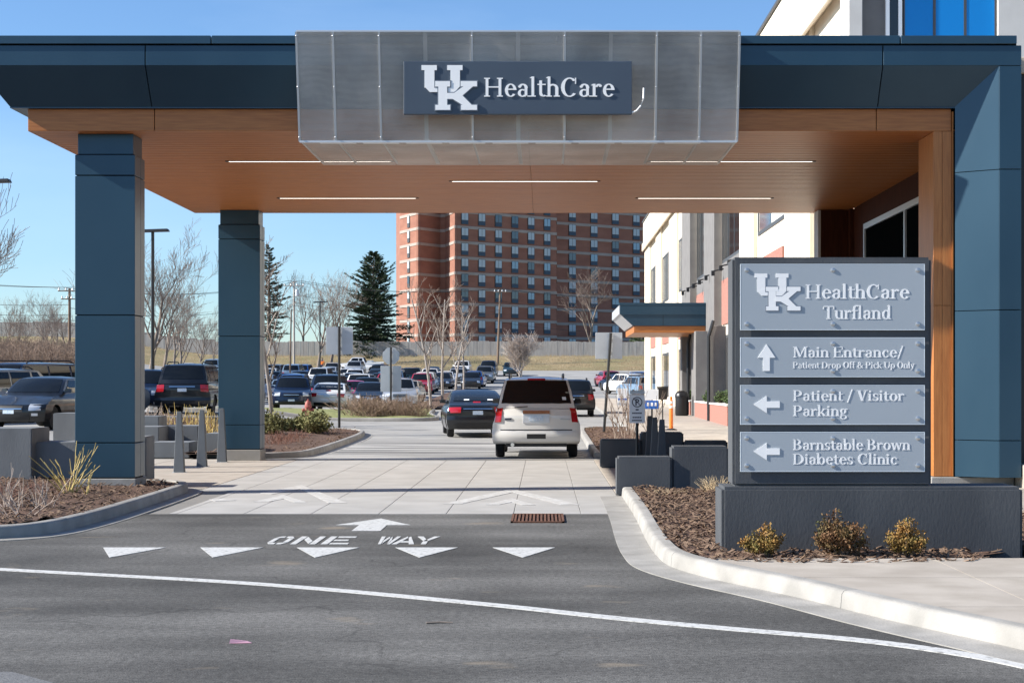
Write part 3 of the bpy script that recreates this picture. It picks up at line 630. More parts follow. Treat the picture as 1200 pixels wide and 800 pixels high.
# right-hand pier: front strip, splayed face, wood lining
zs = [.30, .87, 2.86, 5.0, 6.575]
for a, b in zip(zs, zs[1:]):
    top = b == 6.575
    box_part('pier_panel', 'blue_panel', cp, 6.945, YF, a+.006, XR, YF+.05, b-(.004 if top else .006), bevel=.004)
    MB().slab([(6.37,YS,a+.006),(6.94,YF+.004,a+.006),(6.94,YF+.004,6.575 if top else b-.006),(6.37,YS,6.02 if top else b-.006)], .03).build('splay_panel', 'blue_panel', cp)
box_part('pier_core', 'seam', cp, 6.42, YS+.03, .1, XR-.02, YS+.8, 6.1)
box_part('pier_panel', 'blue_panel', cp, XR-.018, YF+.052, .3, XR, YS+.9, 6.88, bevel=.004)
box_part('plinth', 'kerb_concrete', cp, 6.0, YS-.02, .0, XR, YS+.7, .292, bevel=.01)
for a, b in ((6.06, 6.195), (6.20, 6.34)):
    for z0, z1 in ((.3, 2.95), (2.955, CEIL-.004)):
        box_part('wood_lining', 'wood_vertical', cp, a, YW, z0, b, YW+.03, z1, bevel=.003)
box_part('wood_lining', 'wood_vertical', cp, 6.06, YW+.031, .3, 6.09, YW+1.0, CEIL-.004, bevel=.004)
box_part('wood_lining', 'wood_vertical', cp, 6.345, YW-.02, .3, 6.365, YW+.05, CEIL+.3)
# recessed linear lights
for i, (a, b, y, lab) in enumerate(((-5.55, -2.7, 28.6, 'linear ceiling light near the front edge on the side of the blue columns'), (1.89, 4.74, 28.6, 'linear ceiling light near the front edge on the side of the clinic'), (-1.77, 1.04, 31.4, 'linear light in the middle of the plank ceiling'), (-5.57, -2.7, 34.25, 'linear ceiling light near the rear edge on the side of the blue columns'), (2.0, 4.8, 34.25, 'linear ceiling light near the rear edge on the side of the clinic'))):
    t = thing('linear_light', ((a+b)/2, y, CEIL-.02), lab, 'ceiling light', 'linear lights in the canopy ceiling')
    MB().box(a-.06, y-.05, CEIL-.012, b+.06, y-.032, CEIL+.01).box(a-.06, y+.032, CEIL-.012, b+.06, y+.05, CEIL+.01).box(a-.06, y-.032, CEIL-.012, a, y+.032, CEIL+.01).box(b, y-.032, CEIL-.012, b+.06, y+.032, CEIL+.01).build('trim', 'frame_dark', t)
    box_part('diffuser', 'lamp_strip', t, a, y-.031, CEIL-.010, b, y+.031, CEIL+.01)

# perforated screen wrapped round the front edge
scr = thing('perforated_screen', (-.4, 25.0, 5.46), 'large perforated metal screen hung on the canopy front behind the white-lettered sign', 'screen')
yT, yBt, yBk = 24.42, 24.78, 27.46; zT, zBm = 7.03, 5.435; xa, xb = X(347, yT), X(867, yT)
cuts_ = [xa]+[X(v, yT) for v in (390, 444, 553, 662, 770, 822)]+[xb]
for a, b in zip(cuts_, cuts_[1:]):
    mb = MB(); mb.v = []; nu, nv = 8, 10
    def bump_(u, v, x): return .018*noise.noise(Vector((x*1.3, v*2.2, 7)))*math.sin(math.pi*u)*math.sin(math.pi*v)
    for jv in range(nv+1):
        for iu in range(nu+1):
            u, v = iu/nu, jv/nv; x = lerp(a+.006, b-.006, u); mb.v.append((x, lerp(yBt, yT, v)+bump_(u, v, x), lerp(zBm, zT, v)))
    mb.f = [(j*(nu+1)+i, j*(nu+1)+i+1, (j+1)*(nu+1)+i+1, (j+1)*(nu+1)+i) for j in range(nv) for i in range(nu)]
    mb.build('front_sheet', 'perforated', scr, smooth=60, fixn=False)
    mb = MB()
    for jv in range(nv+1):
        for iu in range(nu+1):
            u, v = iu/nu, jv/nv; x = lerp(a+.006, b-.006, u); mb.v.append((x, lerp(yBt, yBk, v), zBm+1.6*bump_(u, v, x)))
    mb.f = [(j*(nu+1)+i, (j+1)*(nu+1)+i, (j+1)*(nu+1)+i+1, j*(nu+1)+i+1) for j in range(nv) for i in range(nu)]
    mb.build('bottom_sheet', 'perforated', scr, smooth=60, fixn=False)
for k, x in enumerate(cuts_+[X(v, yT) for v in (498, 607, 716)]):
    w = .016 if k < len(cuts_) else .03
    off = .0 if k < len(cuts_) else .03
    mb = MB().hexa([(x-w,yBt-.012+off,zBm),(x+w,yBt-.012+off,zBm),(x+w,yBt+.05,zBm),(x-w,yBt+.05,zBm)], [(x-w,yT-.012+off,zT),(x+w,yT-.012+off,zT),(x+w,yT+.05,zT),(x-w,yT+.05,zT)])
    mb.build('stud', 'alu', scr)
    MB().box(x-w, yBt+.055, zBm+.02, x+w, yBk, zBm+.05).build('stud', 'alu', scr)
    for zz, v in ((zT-.06, .96), (zBm+.06, .04), (lerp(zBm, zT, .5), .5)):
        if k < len(cuts_): MB().lathe([(.014, 0), (.014, -.006), (.008, -.009)], 8, (x, lerp(yBt, yT, v)-.013, zz), 'y').build('bolt', 'steel', scr)
MB().hexa([(xa,yT-.005,zT),(xb,yT-.005,zT),(xb,yT+.6,zT),(xa,yT+.6,zT)], [(xa,yT-.005,zT+.025),(xb,yT-.005,zT+.025),(xb,yT+.6,zT+.025),(xa,yT+.6,zT+.025)]).build('top_rail', 'alu', scr)
MB().box(xa, yBt-.016, zBm-.018, xb, yBt+.02, zBm+.012).build('bottom_rail', 'alu', scr)
for i in range(9):
    a = lerp(xa+.3, xb-.7, i/8.6); MB().box(a, yBt+.03, zBm-.016, a+.55, yBt+.13, zBm-.006).build('clip_strip', 'letter_white', scr)
# sign on the screen
def slant_y(z): return lerp(yBt, yT, (z-zBm)/(zT-zBm))
ysg = 24.36; sg = thing('fascia_sign', (X(606, ysg), ysg, Zh(134, ysg)), 'dark slate sign board with white logo and HealthCare lettering hung on the perforated screen', 'sign')
x0, x1, z0, z1 = X(473, ysg), X(740.5, ysg), Zh(134, ysg), Zh(72, ysg)
box_part('board', 'sign_face', sg, x0, ysg, z0, x1, ysg+.09, z1, bevel=.006)
k = ysg/F/4.286
logo(sg, X(494, ysg), Zh(76.8, ysg), k, ysg-.002, .022, False)
lettering('lettering', 'HealthCare', X(566.5, ysg), X(720.5, ysg), Zh(113.6, ysg), 22*ysg/F, ysg-.012, .01, 'letter_white', sg)
pts = [(X(740.5, ysg), ysg+.03, Zh(132, ysg)), (X(746, ysg), ysg+.0, Zh(130, ysg)), (X(751, ysg), ysg, Zh(124, ysg)), (X(754, ysg), ysg, Zh(116, ysg)), (X(754.5, ysg), ysg+.03, Zh(103, ysg))]
tag(MB().tube([tuple(p) for p in pts], .013, 8).build('conduit', 'letter_white', sg, smooth=50))

# ---------------------------------------------------------------- monument sign
YM = 15.55
ms = thing('monument_sign', (2.9, 15.75, .1), 'tall dark monument sign with four frosted wayfinding panels on a long slate plinth', 'sign')
box_part('plinth', 'slate', ms, 1.71, YM, .0, 4.60, YM+.62, .745, bevel=.03, seg=2)
box_part('slab', 'slate', ms, 1.825, YM+.10, .745, 3.745, YM+.52, 2.955, bevel=.025, seg=2)
def panel(nm, y0, y1, sx0=868.2, sx1=1083):
    yp = YM+.10-.028; b = (X(sx0, yp), X(sx1, yp), Zh(y1, yp), Zh(y0, yp))
    p = box_part('panel', 'frosted', ms, b[0], yp, b[2], b[1], yp+.012, b[3], bevel=.002)
    e = .006
    q = MB()
    for bb in ((b[0]-e, b[2]-e, b[1]+e, b[2]), (b[0]-e, b[3], b[1]+e, b[3]+e), (b[0]-e, b[2], b[0], b[3]), (b[1], b[2], b[1]+e, b[3])):
        q.box(bb[0], yp-.001, bb[1], bb[2], yp+.011, bb[3])
    q.build('panel_edge', 'frost_edge', ms)
    for fx in (875, 976, 1075.5):
        for zz in (y0+6.5, y1-6.5):
            MB().lathe([(.017, .026), (.017, -.001), (.022, -.001), (.022, -.007), (.013, -.011)], 10, (X(fx, yp), yp, Zh(zz, yp)), 'y').build('standoff', 'steel', ms, smooth=40)
    return yp
yp = panel('a', 310, 386); panel('b', 396, 441); panel('c', 451.7, 496.6); panel('d', 506.6, 551.7)
logo(ms, X(884.3, yp), Zh(320.5, yp), (938-884.3)/279*yp/F, yp-.0005, .005, True)
def mtext(t, a, b, base, cap): lettering('lettering', t, X(a, yp), X(b, yp), Zh(base, yp), cap*yp/F, yp-.003, .0026, 'letter_white', ms)
mtext('HealthCare', 943.5, 1066, 350, 16.5); mtext('Turfland', 964, 1045, 373.8, 15.2)
mtext('Main Entrance/', 929, 1058.5, 418.6, 12.4); mtext('Patient Drop Off & Pick Up Only', 929, 1072, 431.2, 7.2)
mtext('Patient / Visitor', 929, 1060, 469.5, 12.4); mtext('Parking', 929, 993, 487.3, 12.4)
mtext('Barnstable Brown', 929, 1067, 527, 12.4); mtext('Diabetes Clinic', 929, 1052, 543.8, 12.4)
def arrow(polys):
    mb = MB()
    for i, q in enumerate(polys): mb.prism([(X(p[0], yp), Zh(p[1], yp)) for p in q], lambda p: (p[0], yp-.0003, p[1]), lambda p: (p[0], yp-.006-i*.0003, p[1]))
    mb.build('arrow', 'letter_white', ms)
arrow([[(888,419),(898.2,403.3),(908.5,419)], [(894.2,418),(902,418),(902,434.5),(894.2,434.5)]])
for c in (473.8, 528.8): arrow([[(883,c),(898.5,c-10),(898.5,c+10)], [(898,c-3.8),(913.7,c-3.8),(913.7,c+3.8),(898,c+3.8)]])

# ---------------------------------------------------------------- seat walls and bollards
def wall(label, *b, m='slate', group=None, bev=.03):
    o = MB().box(*b).build('seat_wall', m, bevel=bev, seg=2); o_loc(o); tag(o, label, 'wall', group); return o
def o_loc(o):                                            # move origin of a free mesh to its base centre
    me = o.data; xs_ = [v.co.x for v in me.vertices]; ys_ = [v.co.y for v in me.vertices]; z_ = min(v.co.z for v in me.vertices)
    c = Vector(((min(xs_)+max(xs_))/2, (min(ys_)+max(ys_))/2, z_)); me.transform(Matrix.Translation(-c)); o.location = c; return o
wall('low dark slate seat wall ending the kerb of the mulch bed', 1.13, 25.0, 0, 1.98, 25.5, .61)
wall('taller dark slate seat wall behind the dry grass of the mulch bed', 1.985, 25.05, 0, 2.86, 25.6, .77)
wall('low dark slate seat wall at the foot of the no parking sign', 1.17, 33.3, 0, 2.0, 33.8, .6)
wall('taller dark slate seat wall behind the three slim bollards', 2.005, 33.35, 0, 2.88, 33.95, .74)
wall('low dark slate seat wall reaching towards the clinic pavement', 2.885, 33.0, 0, 3.75, 33.5, .58)
wall('long dark slate wall running in towards the clinic door', 2.865, 25.6, 0, 4.4, 26.1, .52)
bl = 'block_grey'
wall('long grey concrete seat wall behind the pale bare stems', -14, 27.2, 0, X(37, 27.2), 28.2, .99, m=bl, bev=.015)
wall('lower grey concrete seat wall joining the big blue column', X(37.5, 27.4), 27.45, 0, -6.9, 28.3, .75, m=bl, bev=.015)
wall('grey concrete block raised behind the column seat wall', X(62, 33), 33, 0, -8.9, 34, 1.14, m=bl, bev=.015)
wall('short grey end block against the back of the big column', -6.9, 27.0, 0, -6.62, 27.6, .86, m=bl, bev=.015)
wall('highest grey concrete block beside the twiggy bed', -11.2, 40.6, 0, X(186, 40.6), 41.5, .93, m=bl, bev=.015)
wall('grey concrete block one step below the highest block', -11.2, 39.2, 0, X(186, 39.2), 40.5, .70, m=bl, bev=.015)
wall('grey concrete seat block shaded on one end by its neighbour', X(188, 40.2), 40.2, 0, X(232, 40.2), 41.2, .70, m=bl, bev=.015)
wall('lowest grey concrete seat block behind the tapered bollards', X(176, 38), 38, 0, X(222, 38), 39, .37, m=bl, bev=.015)
wall('grey concrete end block touching the far blue column', X(240, 38.2), 38.2, 0, X(281, 38.2), 39.3, .57, m=bl, bev=.015)
def bollard(x, y, m, label, group, zt=1.2, wb=.21, wt=.09):
    o = MB().hexa([(-wb/2,-.07,0),(wb/2,-.07,0),(wb/2,.07,0),(-wb/2,.07,0)], [(-wt/2,-.05,zt),(wt/2,-.05,zt),(wt/2,.05,zt-.03),(-wt/2,.05,zt-.03)])
    t = thing('bollard', (x, y, 0), label, 'bollard', group)
    b = link('post', o.mesh('post', bevel=.006), m, t); link('base_plate', MB().box(-.13,-.09,.0,.13,.09,.012).mesh('base_plate', bevel=.003), 'steel', t)
for y in (31.7, 33.8, 35.9): bollard(-7.12, y, 'slate_edge', 'tapered grey steel bollard on the pavement between the two blue columns', 'tapered bollards between the blue columns')
for y in (29.6, 31.5, 33.0): bollard(2.16, y, 'slate', 'slim dark tapered bollard standing behind the slate seat walls', 'dark bollards behind the slate seat walls', zt=1.09)
# ---------------------------------------------------------------- clinic building on the right
cl = thing('clinic_building', (7.3, 37, 0), 'cream and grey clinic building with tall windows and brick panels beside the drive', 'building')
XB = 7.35; ROOF = 13.25
box_part('wall', 'cream', cl, XB, 37.0, -.5, 24, 116, 12.9)
box_part('cornice', 'cream', cl, XB-.22, 36.9, 11.45, XB-.002, 116.1, ROOF, bevel=.02)
box_part('cornice_moulding', 'beige', cl, XB-.32, 36.9, 11.2, XB-.222, 116.1, 11.75, bevel=.03)
box_part('roof_edge', 'frame_dark', cl, XB-.30, 36.85, ROOF, XB+.4, 116.15, ROOF+.09)
def opening(y0, y1, z0, z1, glass='glass_dark', fr='frame_dark', div=2, x=XB, blind=0):
    w = MB().box(x-.035, y0, z0, x+.02, y0+.12, z1).box(x-.035, y1-.12, z0, x+.02, y1, z1).box(x-.035, y0+.12, z1-.12, x+.02, y1-.12, z1).box(x-.035, y0+.12, z0, x+.02, y1-.12, z0+.12)
    for i in range(1, div): yy = lerp(y0, y1, i/div); w.box(x-.033, yy-.05, z0+.12, x+.02, yy+.05, z1-.12)
    f = w.build('window', fr, cl)
    for i in range(div):
        a, b = lerp(y0, y1, i/div), lerp(y0, y1, (i+1)/div)
        p = MB().box(x-.022, a+.06, z0+.121, x+.0, b-.06, z1-.121).build('pane', 'blind' if blind > i else glass, None); p.parent = f
        p.data.transform(Matrix.Translation(-wloc(f))); 
    return f
def brickpanel(y0, y1, z0, z1, x=XB-.06):
    return box_part('brick_panel', 'brick', cl, x, y0, z0, XB-.003, y1, z1)
# pilasters and bays along the facade (depth ranges)
for a, b, m_ in ((44.0, 48.6, 'cream'), (55.8, 59.8, 'cream'), (88.2, 93.4, 'cream'), (100.2, 104.4, 'cream'), (110.8, 115.9, 'cream')):
    box_part('pilaster', m_, cl, XB-.13, a, 0, XB-.003, b, 11.46, bevel=.01)
for a, b in ((66.7, 71), (77.7, 82.2)):
    box_part('pilaster', 'grey_stucco', cl, XB-.34, a, 0, XB-.003, b, 11.46, bevel=.01)
for a, b in ((60.2, 66.4), (71.4, 77.4)):
    opening(a, b, 6.65, 11.2, div=3); brickpanel(a, b, 4.15, 5.95); box_part('spandrel', 'grey_stucco', cl, XB-.05, a, 5.96, XB-.003, b, 6.64)
opening(49, 55.4, 6.78, 9.6, glass='glass_tint', div=2, blind=1); brickpanel(49.5, 55, 4.15, 5.95)
opening(38, 43.6, 6.78, 9.6, glass='glass_tint', div=2); brickpanel(38.4, 43.6, 4.15, 5.95)
for a, b in ((82.6, 88.0), (93.7, 100), (104.6, 110.6)):
    opening(a+.3, b-.3, 6.7, 9.5, glass='pane_grey', div=2, blind=0); brickpanel(a+.3, b-.3, 4.15, 5.9)
    opening(a+.3, b-.3, 1.0, 3.6, glass='glass_dark', div=2)
for a, b in ((49, 55.4), (60.2, 66.4), (71.4, 77.4)): opening(a, b, .95, 3.7, div=3)
for a, b in ((57.0, 63), (64, 69.2), (71.5, 76)):
    p = box_part('planter', 'brick', cl, 6.45, a, -.1, 7.0, b, .95, bevel=.01); q = MB().box(6.42, a-.03, .952, 7.03, b+.03, 1.02).build('cap', 'grey_light', None, bevel=.01); q.data.transform(Matrix.Translation(-wloc(p))); q.parent = p
for a, b in ((63.1, 63.9), (69.3, 71.3), (76.2, 77.2)): box_part('pier', 'grey_stucco', cl, 6.5, a, -.1, 7.1, b, 4.0, bevel=.01)
for y in (63.0, 72.0): MB().tube([(6.42, y, 0), (6.42, y, 3.6), (6.6, y, 4.2)], .07, 8).build('downpipe', 'metal_dark', cl)
for y in steps(60, 80, 3): MB().tube([(XB-.05, y, 6.4), (XB-.5, y, 6.3)], .03, 5).box(XB-.55, y-.08, 6.12, XB-.42, y+.08, 6.32).build('facade_light', 'metal_dark', cl)
# front return of the building above and beside the canopy
box_part('return_wall', 'grey_light', cl, 10.1, 36.0, -.3, 15, 36.98, 15.0)
box_part('return_wall', 'grey_stucco', cl, 7.0, 36.2, 6.0, 8.0, 36.99, 15.0)
box_part('return_pilaster', 'grey_light', cl, 6.75, 35.85, 5.8, 7.05, 36.9, 15.0, bevel=.01)
box_part('return_spandrel', 'grey_light', cl, 8.0, 36.1, 5.5, 10.098, 36.95, 6.3)
for i in range(3):
    a, b = lerp(8.02, 10.08, i/3), lerp(8.02, 10.08, (i+1)/3)
    f = MB().box(a, 36.12, 6.301, b, 36.2, 6.38).box(a, 36.12, 6.38, a+.03, 36.2, 15).box(b-.03, 36.12, 6.38, b, 36.2, 15).build('window', 'frame_dark', cl)
    p = MB().box(a+.03, 36.13, 6.381, b-.03, 36.15, 14.99).build('pane', 'glass_sky_tint' if 'glass_sky_tint' in M else 'window_sky', None); p.data.transform(Matrix.Translation(-wloc(f))); p.parent = f
f = MB().box(7.62, 36.08, 6.4, 7.70, 36.19, 15).box(7.90, 36.08, 6.4, 7.98, 36.19, 15).build('window', 'letter_white', cl)
p = MB().box(7.70, 36.12, 6.4, 7.90, 36.18, 15).build('pane', 'glass_dark', None); p.data.transform(Matrix.Translation(-wloc(f))); p.parent = f
# vestibule under the canopy
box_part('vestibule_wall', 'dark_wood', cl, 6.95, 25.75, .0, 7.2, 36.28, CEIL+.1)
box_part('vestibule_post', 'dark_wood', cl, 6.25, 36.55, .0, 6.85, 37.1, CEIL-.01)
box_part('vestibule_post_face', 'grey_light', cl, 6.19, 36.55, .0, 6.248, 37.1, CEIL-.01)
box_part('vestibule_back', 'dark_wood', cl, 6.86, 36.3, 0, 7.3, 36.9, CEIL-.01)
f = MB().box(6.88, 27.2, 5.05, 6.948, 34.9, 5.17).box(6.88, 34.8, .2, 6.948, 34.9, 5.05).box(6.88, 30.9, .2, 6.948, 31.0, 5.05).box(6.88, 27.2, .2, 6.948, 27.3, 5.05).build('entrance_glazing', 'alu', cl)
for a, b in ((27.3, 30.9), (31.0, 34.8)):
    p = MB().box(6.92, a, .2, 6.947, b, 5.05).build('pane', 'glass_black', None); p.data.transform(Matrix.Translation(-wloc(f))); p.parent = f
box_part('vestibule_front', 'metal_dark', cl, 7.30, 25.5, .15, 15, 26.0, 6.6)
box_part('vestibule_roof', 'grey_light', cl, 7.21, 25.9, 6.0, 15, 36.0, 6.6)
box_part('vestibule_cap', 'beige', cl, 7.30, 25.4, 6.6, 15, 26.05, 6.85, bevel=.01)
box_part('low_wall', 'walk_concrete', cl, 7.3, 24.5, .1, 15, 25.2, .5, bevel=.01)
# small side canopy over the second door
sc = thing('side_canopy', (5.2, 72, 3.9), 'small dark blue canopy with wood soffit on the cream clinic facade', 'canopy')
z0, z1 = 3.95, 5.12; yA, yB_ = 70, 77
MB().prism([(3.30,z1),(3.30,4.75),(3.85,4.25),(7.1,4.25),(7.1,z1)], lambda p: (p[0], yB_, p[1]), lambda p: (p[0], yA, p[1])).build('fascia', 'blue_panel', sc)
box_part('seam', 'seam', sc, 5.15, yA-.004, 4.25, 5.17, yA-.001, z1)
box_part('cap', 'blue_panel', sc, 3.26, yA-.05, z1+.003, 7.1, yA+.2, z1+.12, bevel=.01)
box_part('fascia_band', 'blue_panel', sc, 3.31, yA-.04, 4.72, 7.1, yA-.006, z1, bevel=.005)
box_part('soffit', 'wood_panel', sc, 3.9, yA+.05, z0, 7.0, yB_, 4.245, bevel=.01)
box_part('end_plate', 'alu', sc, 3.25, yA, 4.74, 3.298, yB_, z1, bevel=.005)
MB().slab([(3.298,yA+.0,4.735),(3.298,yB_,4.735),(3.83,yB_,4.245),(3.83,yA,4.245)], .02).build('end_plate', 'alu', sc)
MB().tube([(6.6, 71, 4.0), (6.6, 71, 3.2), (6.95, 71, 2.9)], .06, 8).build('downpipe', 'metal_dark', sc)

# ---------------------------------------------------------------- brick apartment tower
tw = thing('apartment_tower', (-10, 300, 6), 'tall red brick apartment tower with pale floor bands and rows of small windows', 'building')
FH = 2.72; NF = 17; TB = 6.0
def tp(px, d): return Vector((X(px, d), d))
plan = [tp(469, 297), tp(490, 289), tp(516, 294), tp(522, 293.5), tp(533, 286), tp(652, 300), tp(652, 307), tp(800, 325)]
for i, (a, b) in enumerate(zip(plan, plan[1:])):
    t = (b-a).normalized(); n_ = Vector((t.y, -t.x)); 
    q = [a, b, b-n_*.4, a-n_*.4]
    MB().prism([tuple(p) for p in q], lambda p: (p[0], p[1], TB-3), lambda p: (p[0], p[1], TB+NF*FH+i*.01)).build('wall', 'tower_brick', tw)
    ov = .03
    for k in range(1, NF+1):
        z = TB+k*FH-.2-1.05
        q2 = [a-t*ov+n_*.10, b+t*ov+n_*.10, b+t*ov-n_*.3, a-t*ov-n_*.3]
        MB().prism([tuple(p) for p in q2], lambda p: (p[0], p[1], z), lambda p: (p[0], p[1], z+.5+i*.004)).build('floor_band', 'tower_band', tw)
mb = MB(); mb.prism([(p.x*1.002, p.y+.35) for p in plan]+[(40, 345), (-30, 330)], lambda p: (p[0], p[1], TB), lambda p: (p[0], p[1], TB+NF*FH-.3)); mb.build('core', 'tower_brick', tw)
wm = {}
def tower_window(c, t, n_, z, w, kind):
    key = (round(t.x, 3), w, kind)
    if key not in wm:
        P = lambda u, d, zz: (t.x*u+n_.x*d, t.y*u+n_.y*d, zz)
        def bx(u0, u1, d0, d1, a, b): return ([P(u0,d1,a),P(u1,d1,a),P(u1,d0,a),P(u0,d0,a)], [P(u0,d1,b),P(u1,d1,b),P(u1,d0,b),P(u0,d0,b)])
        m1 = MB().hexa(*bx(-w/2-.08, w/2+.08, -.05, .13, -.72, 1.42)); m2 = MB().hexa(*bx(-w/2, -.04, -.05, .15, .06, 1.36)).hexa(*bx(.04, w/2, -.05, .15, .06, 1.36)); m3 = MB().hexa(*bx(-w/2, w/2, -.05, .16, -.66, -.04))
        wm[key] = (m1.mesh('window'), m2.mesh('pane'), m3.mesh('sill_panel'))
    a, b, c3 = wm[key]; f = link('window', a, 'frame_dark', tw); f.location = Vector((c.x, c.y, z))-tw.location
    g_ = ('tower_blind', 'glass_tint', 'tower_pane', 'tower_blind')[kind]
    link('pane', b, g_, f)
    if w > 1: link('sill_panel', c3, 'tower_panel', f)
rr = random.Random(4)
def wcol(seg, pxs, d0, d1, w=1.35):
    a, b = plan[seg], plan[seg+1]; t = (b-a).normalized(); n_ = Vector((t.y, -t.x)).normalized()
    for px in pxs:
        r0 = (px-VX)/F; den = (b.x-a.x)-r0*(b.y-a.y); u = (r0*a.y-a.x)/den
        c = a+(b-a)*u+n_*.02
        for k in range(0, NF): tower_window(c, t, n_, TB+k*FH+.25, w, rr.choice([0, 0, 0, 1, 2, 3]))
wcol(4, (544.3, 564.3, 583.8, 603, 622, 640.8), 0, 0); wcol(6, (670.3, 695.8, 720.8, 745.3, 772), 0, 0, 1.5); wcol(0, (479.3,), 0, 0, .9)

# ---------------------------------------------------------------- fence, poles, wires, lamps
fe = thing('timber_fence', (-20, 213, 5.4), 'long weathered grey timber fence along the grass bank below the tower', 'fence')
xs_f = steps(-72, 24, 2.4); rr = random.Random(3)
for a, b in zip(xs_f, xs_f[1:]):
    mb = MB(); zb = G((a+b)/2, 213.5)-.1; e = rr.uniform(-.08, .08); m_ = (b-a)/12
    for i in range(12):
        mb.box(a+i*m_+.006, 213.4+rr.uniform(0, .02), zb, a+(i+1)*m_-.006, 213.45, zb+1.95+e+rr.uniform(-.03, .03))
    mb.build('panel', 'fence_wood', fe)
    box_part('post', 'fence_wood', fe, a-.06, 213.46, zb, a+.06, 213.58, zb+1.9)
def post_thing(name, x, y, h, r0, r1, label, cat, m_='pole_wood', lean=0, arms=(), n=10, group=None, xf=False):
    z = G(x, y); t = thing(name, (x, y, z-.05), label, cat, group)
    MB().tube([(x, y, z-.3), (x+lean*.5, y, z+h*.5), (x+lean, y, z+h)], [r0, (r0+r1)/2, r1], n).build('pole', m_, t, smooth=50)
    for dz, w in arms:
        box_part('crossarm', m_, t, x+lean-w/2, y-.16, z+h-dz-.1, x+lean+w/2, y-.06, z+h-dz)
        for k in range(4): 
            xi = x+lean-w/2+.1+(w-.2)*k/3; MB().lathe([(.05, 0), (.09, .05), (.06, .13), (.08, .18), (.03, .25)], 8, (xi, y-.11, z+h-dz)).build('insulator', 'alu', t)
    if xf: MB().lathe([(.22, 0), (.25, .05), (.25, .75), (.2, .85)], 12, (x+lean+.42, y-.1, z+h-1.9)).build('transformer', 'alu', t); MB().box(x+lean+.05, y-.14, z+h-1.5, x+lean+.3, y-.06, z+h-1.4).build('bracket', 'metal_dark', t)
    return Vector((x+lean, y, z+h))
T = {}
T['d'] = post_thing('utility_pole', X(583, 206), 206, 9.6, .17, .12, 'leaning brown utility pole standing before the brick tower', 'utility pole', lean=.35, arms=((.3, 1.6),))
T['c'] = post_thing('utility_pole', X(344.5, 206), 206, 10.6, .16, .11, 'pale utility pole with one crossarm beside the ragged conifer', 'utility pole', m_='fence_wood', arms=((.5, 2.6),), xf=True)
T['c2'] = post_thing('utility_pole', X(339.5, 150), 150, 7.2, .09, .06, 'slim plain pole with a bent top beside the ragged conifer', 'utility pole', lean=.15)
T['a'] = post_thing('utility_pole', X(81.5, 160), 160, 9.0, .17, .12, 'dark utility pole with two crossarms above the brown brush', 'utility pole', arms=((.2, 2.2), (1.0, 1.6)))
T['b'] = Vector((X(-260, 165), 165, 15))
T['e'] = Vector((X(905, 230), 230, 14.5)); 
post_thing('utility_pole', T['b'].x, T['b'].y, T['b'].z-G(T['b'].x, T['b'].y), .17, .12, 'utility pole carrying the wires beyond the brush bank', 'utility pole', arms=((.2, 2.2),))
wires = []
def wire(a, b, sag, dz=0, dx=0):
    pts = []
    for i in range(25):
        t = i/24; p = a.lerp(b, t); pts.append((p.x+dx, p.y-.11, p.z+dz-sag*4*t*(1-t)))
    wires.append(pts)
for dz, dx, sg_ in ((.1, -.7, .9), (.1, .7, .9), (-1.6, 0, 1.2), (-2.6, 0, 1.2), (-3.0, 0, 1.4)): wire(T['b'], T['a'], sg_, dz, dx); wire(T['a'], T['c'], sg_*1.3, dz if dz > 0 else dz*1.2, dx); wire(T['c'], T['d'], sg_, dz, dx)
for dz, dx, sg_ in ((.05, -.5, 1.0), (.05, .5, 1.2), (-1.5, 0, 1.4), (-4.2, 0, 1.4)): wire(T['d'], T['e'], sg_, dz, dx)
for i, w in enumerate(wires):
    o = MB().tube(w, .022, 4).build('overhead_wire', 'wire'); o_loc(o)
    tag(o, 'thin dark overhead wire strung between the utility poles', 'wire', 'overhead wires between the utility poles')
def lamp(x, y, h, label, head=1.0, flip=1):
    z = G(x, y); t = thing('street_lamp', (x, y, z), label, 'street lamp')
    MB().lathe([(.28, 0), (.28, .55), (.24, .6)], 14, (x, y, z)).build('footing', 'kerb_concrete', t)
    MB().tube([(x, y, z+.6), (x, y, z+h)], [.085, .07], 8).build('pole', 'black_paint', t, smooth=50)
    MB().hexa([(x-.6*head,y-.18,z+h-.02),(x+.65*head,y-.18,z+h+.02),(x+.65*head,y+.18,z+h+.02),(x-.6*head,y+.18,z+h-.02)], [(x-.5*head,y-.15,z+h+.1),(x+.6*head,y-.15,z+h+.14),(x+.6*head,y+.15,z+h+.14),(x-.5*head,y+.15,z+h+.1)]).build('head', 'metal_dark', t, bevel=.02)
lamp(X(179, 70), 70, 7.7, 'tall dark car park lamp seen between the two blue columns', 1.1)
lamp(X(-12, 55), 55, 8.0, 'tall dark car park lamp past the black sedan', 1.1)
lamp(X(375, 175), 175, 8.2, 'far car park lamp beside the white pickup truck', 1.3)
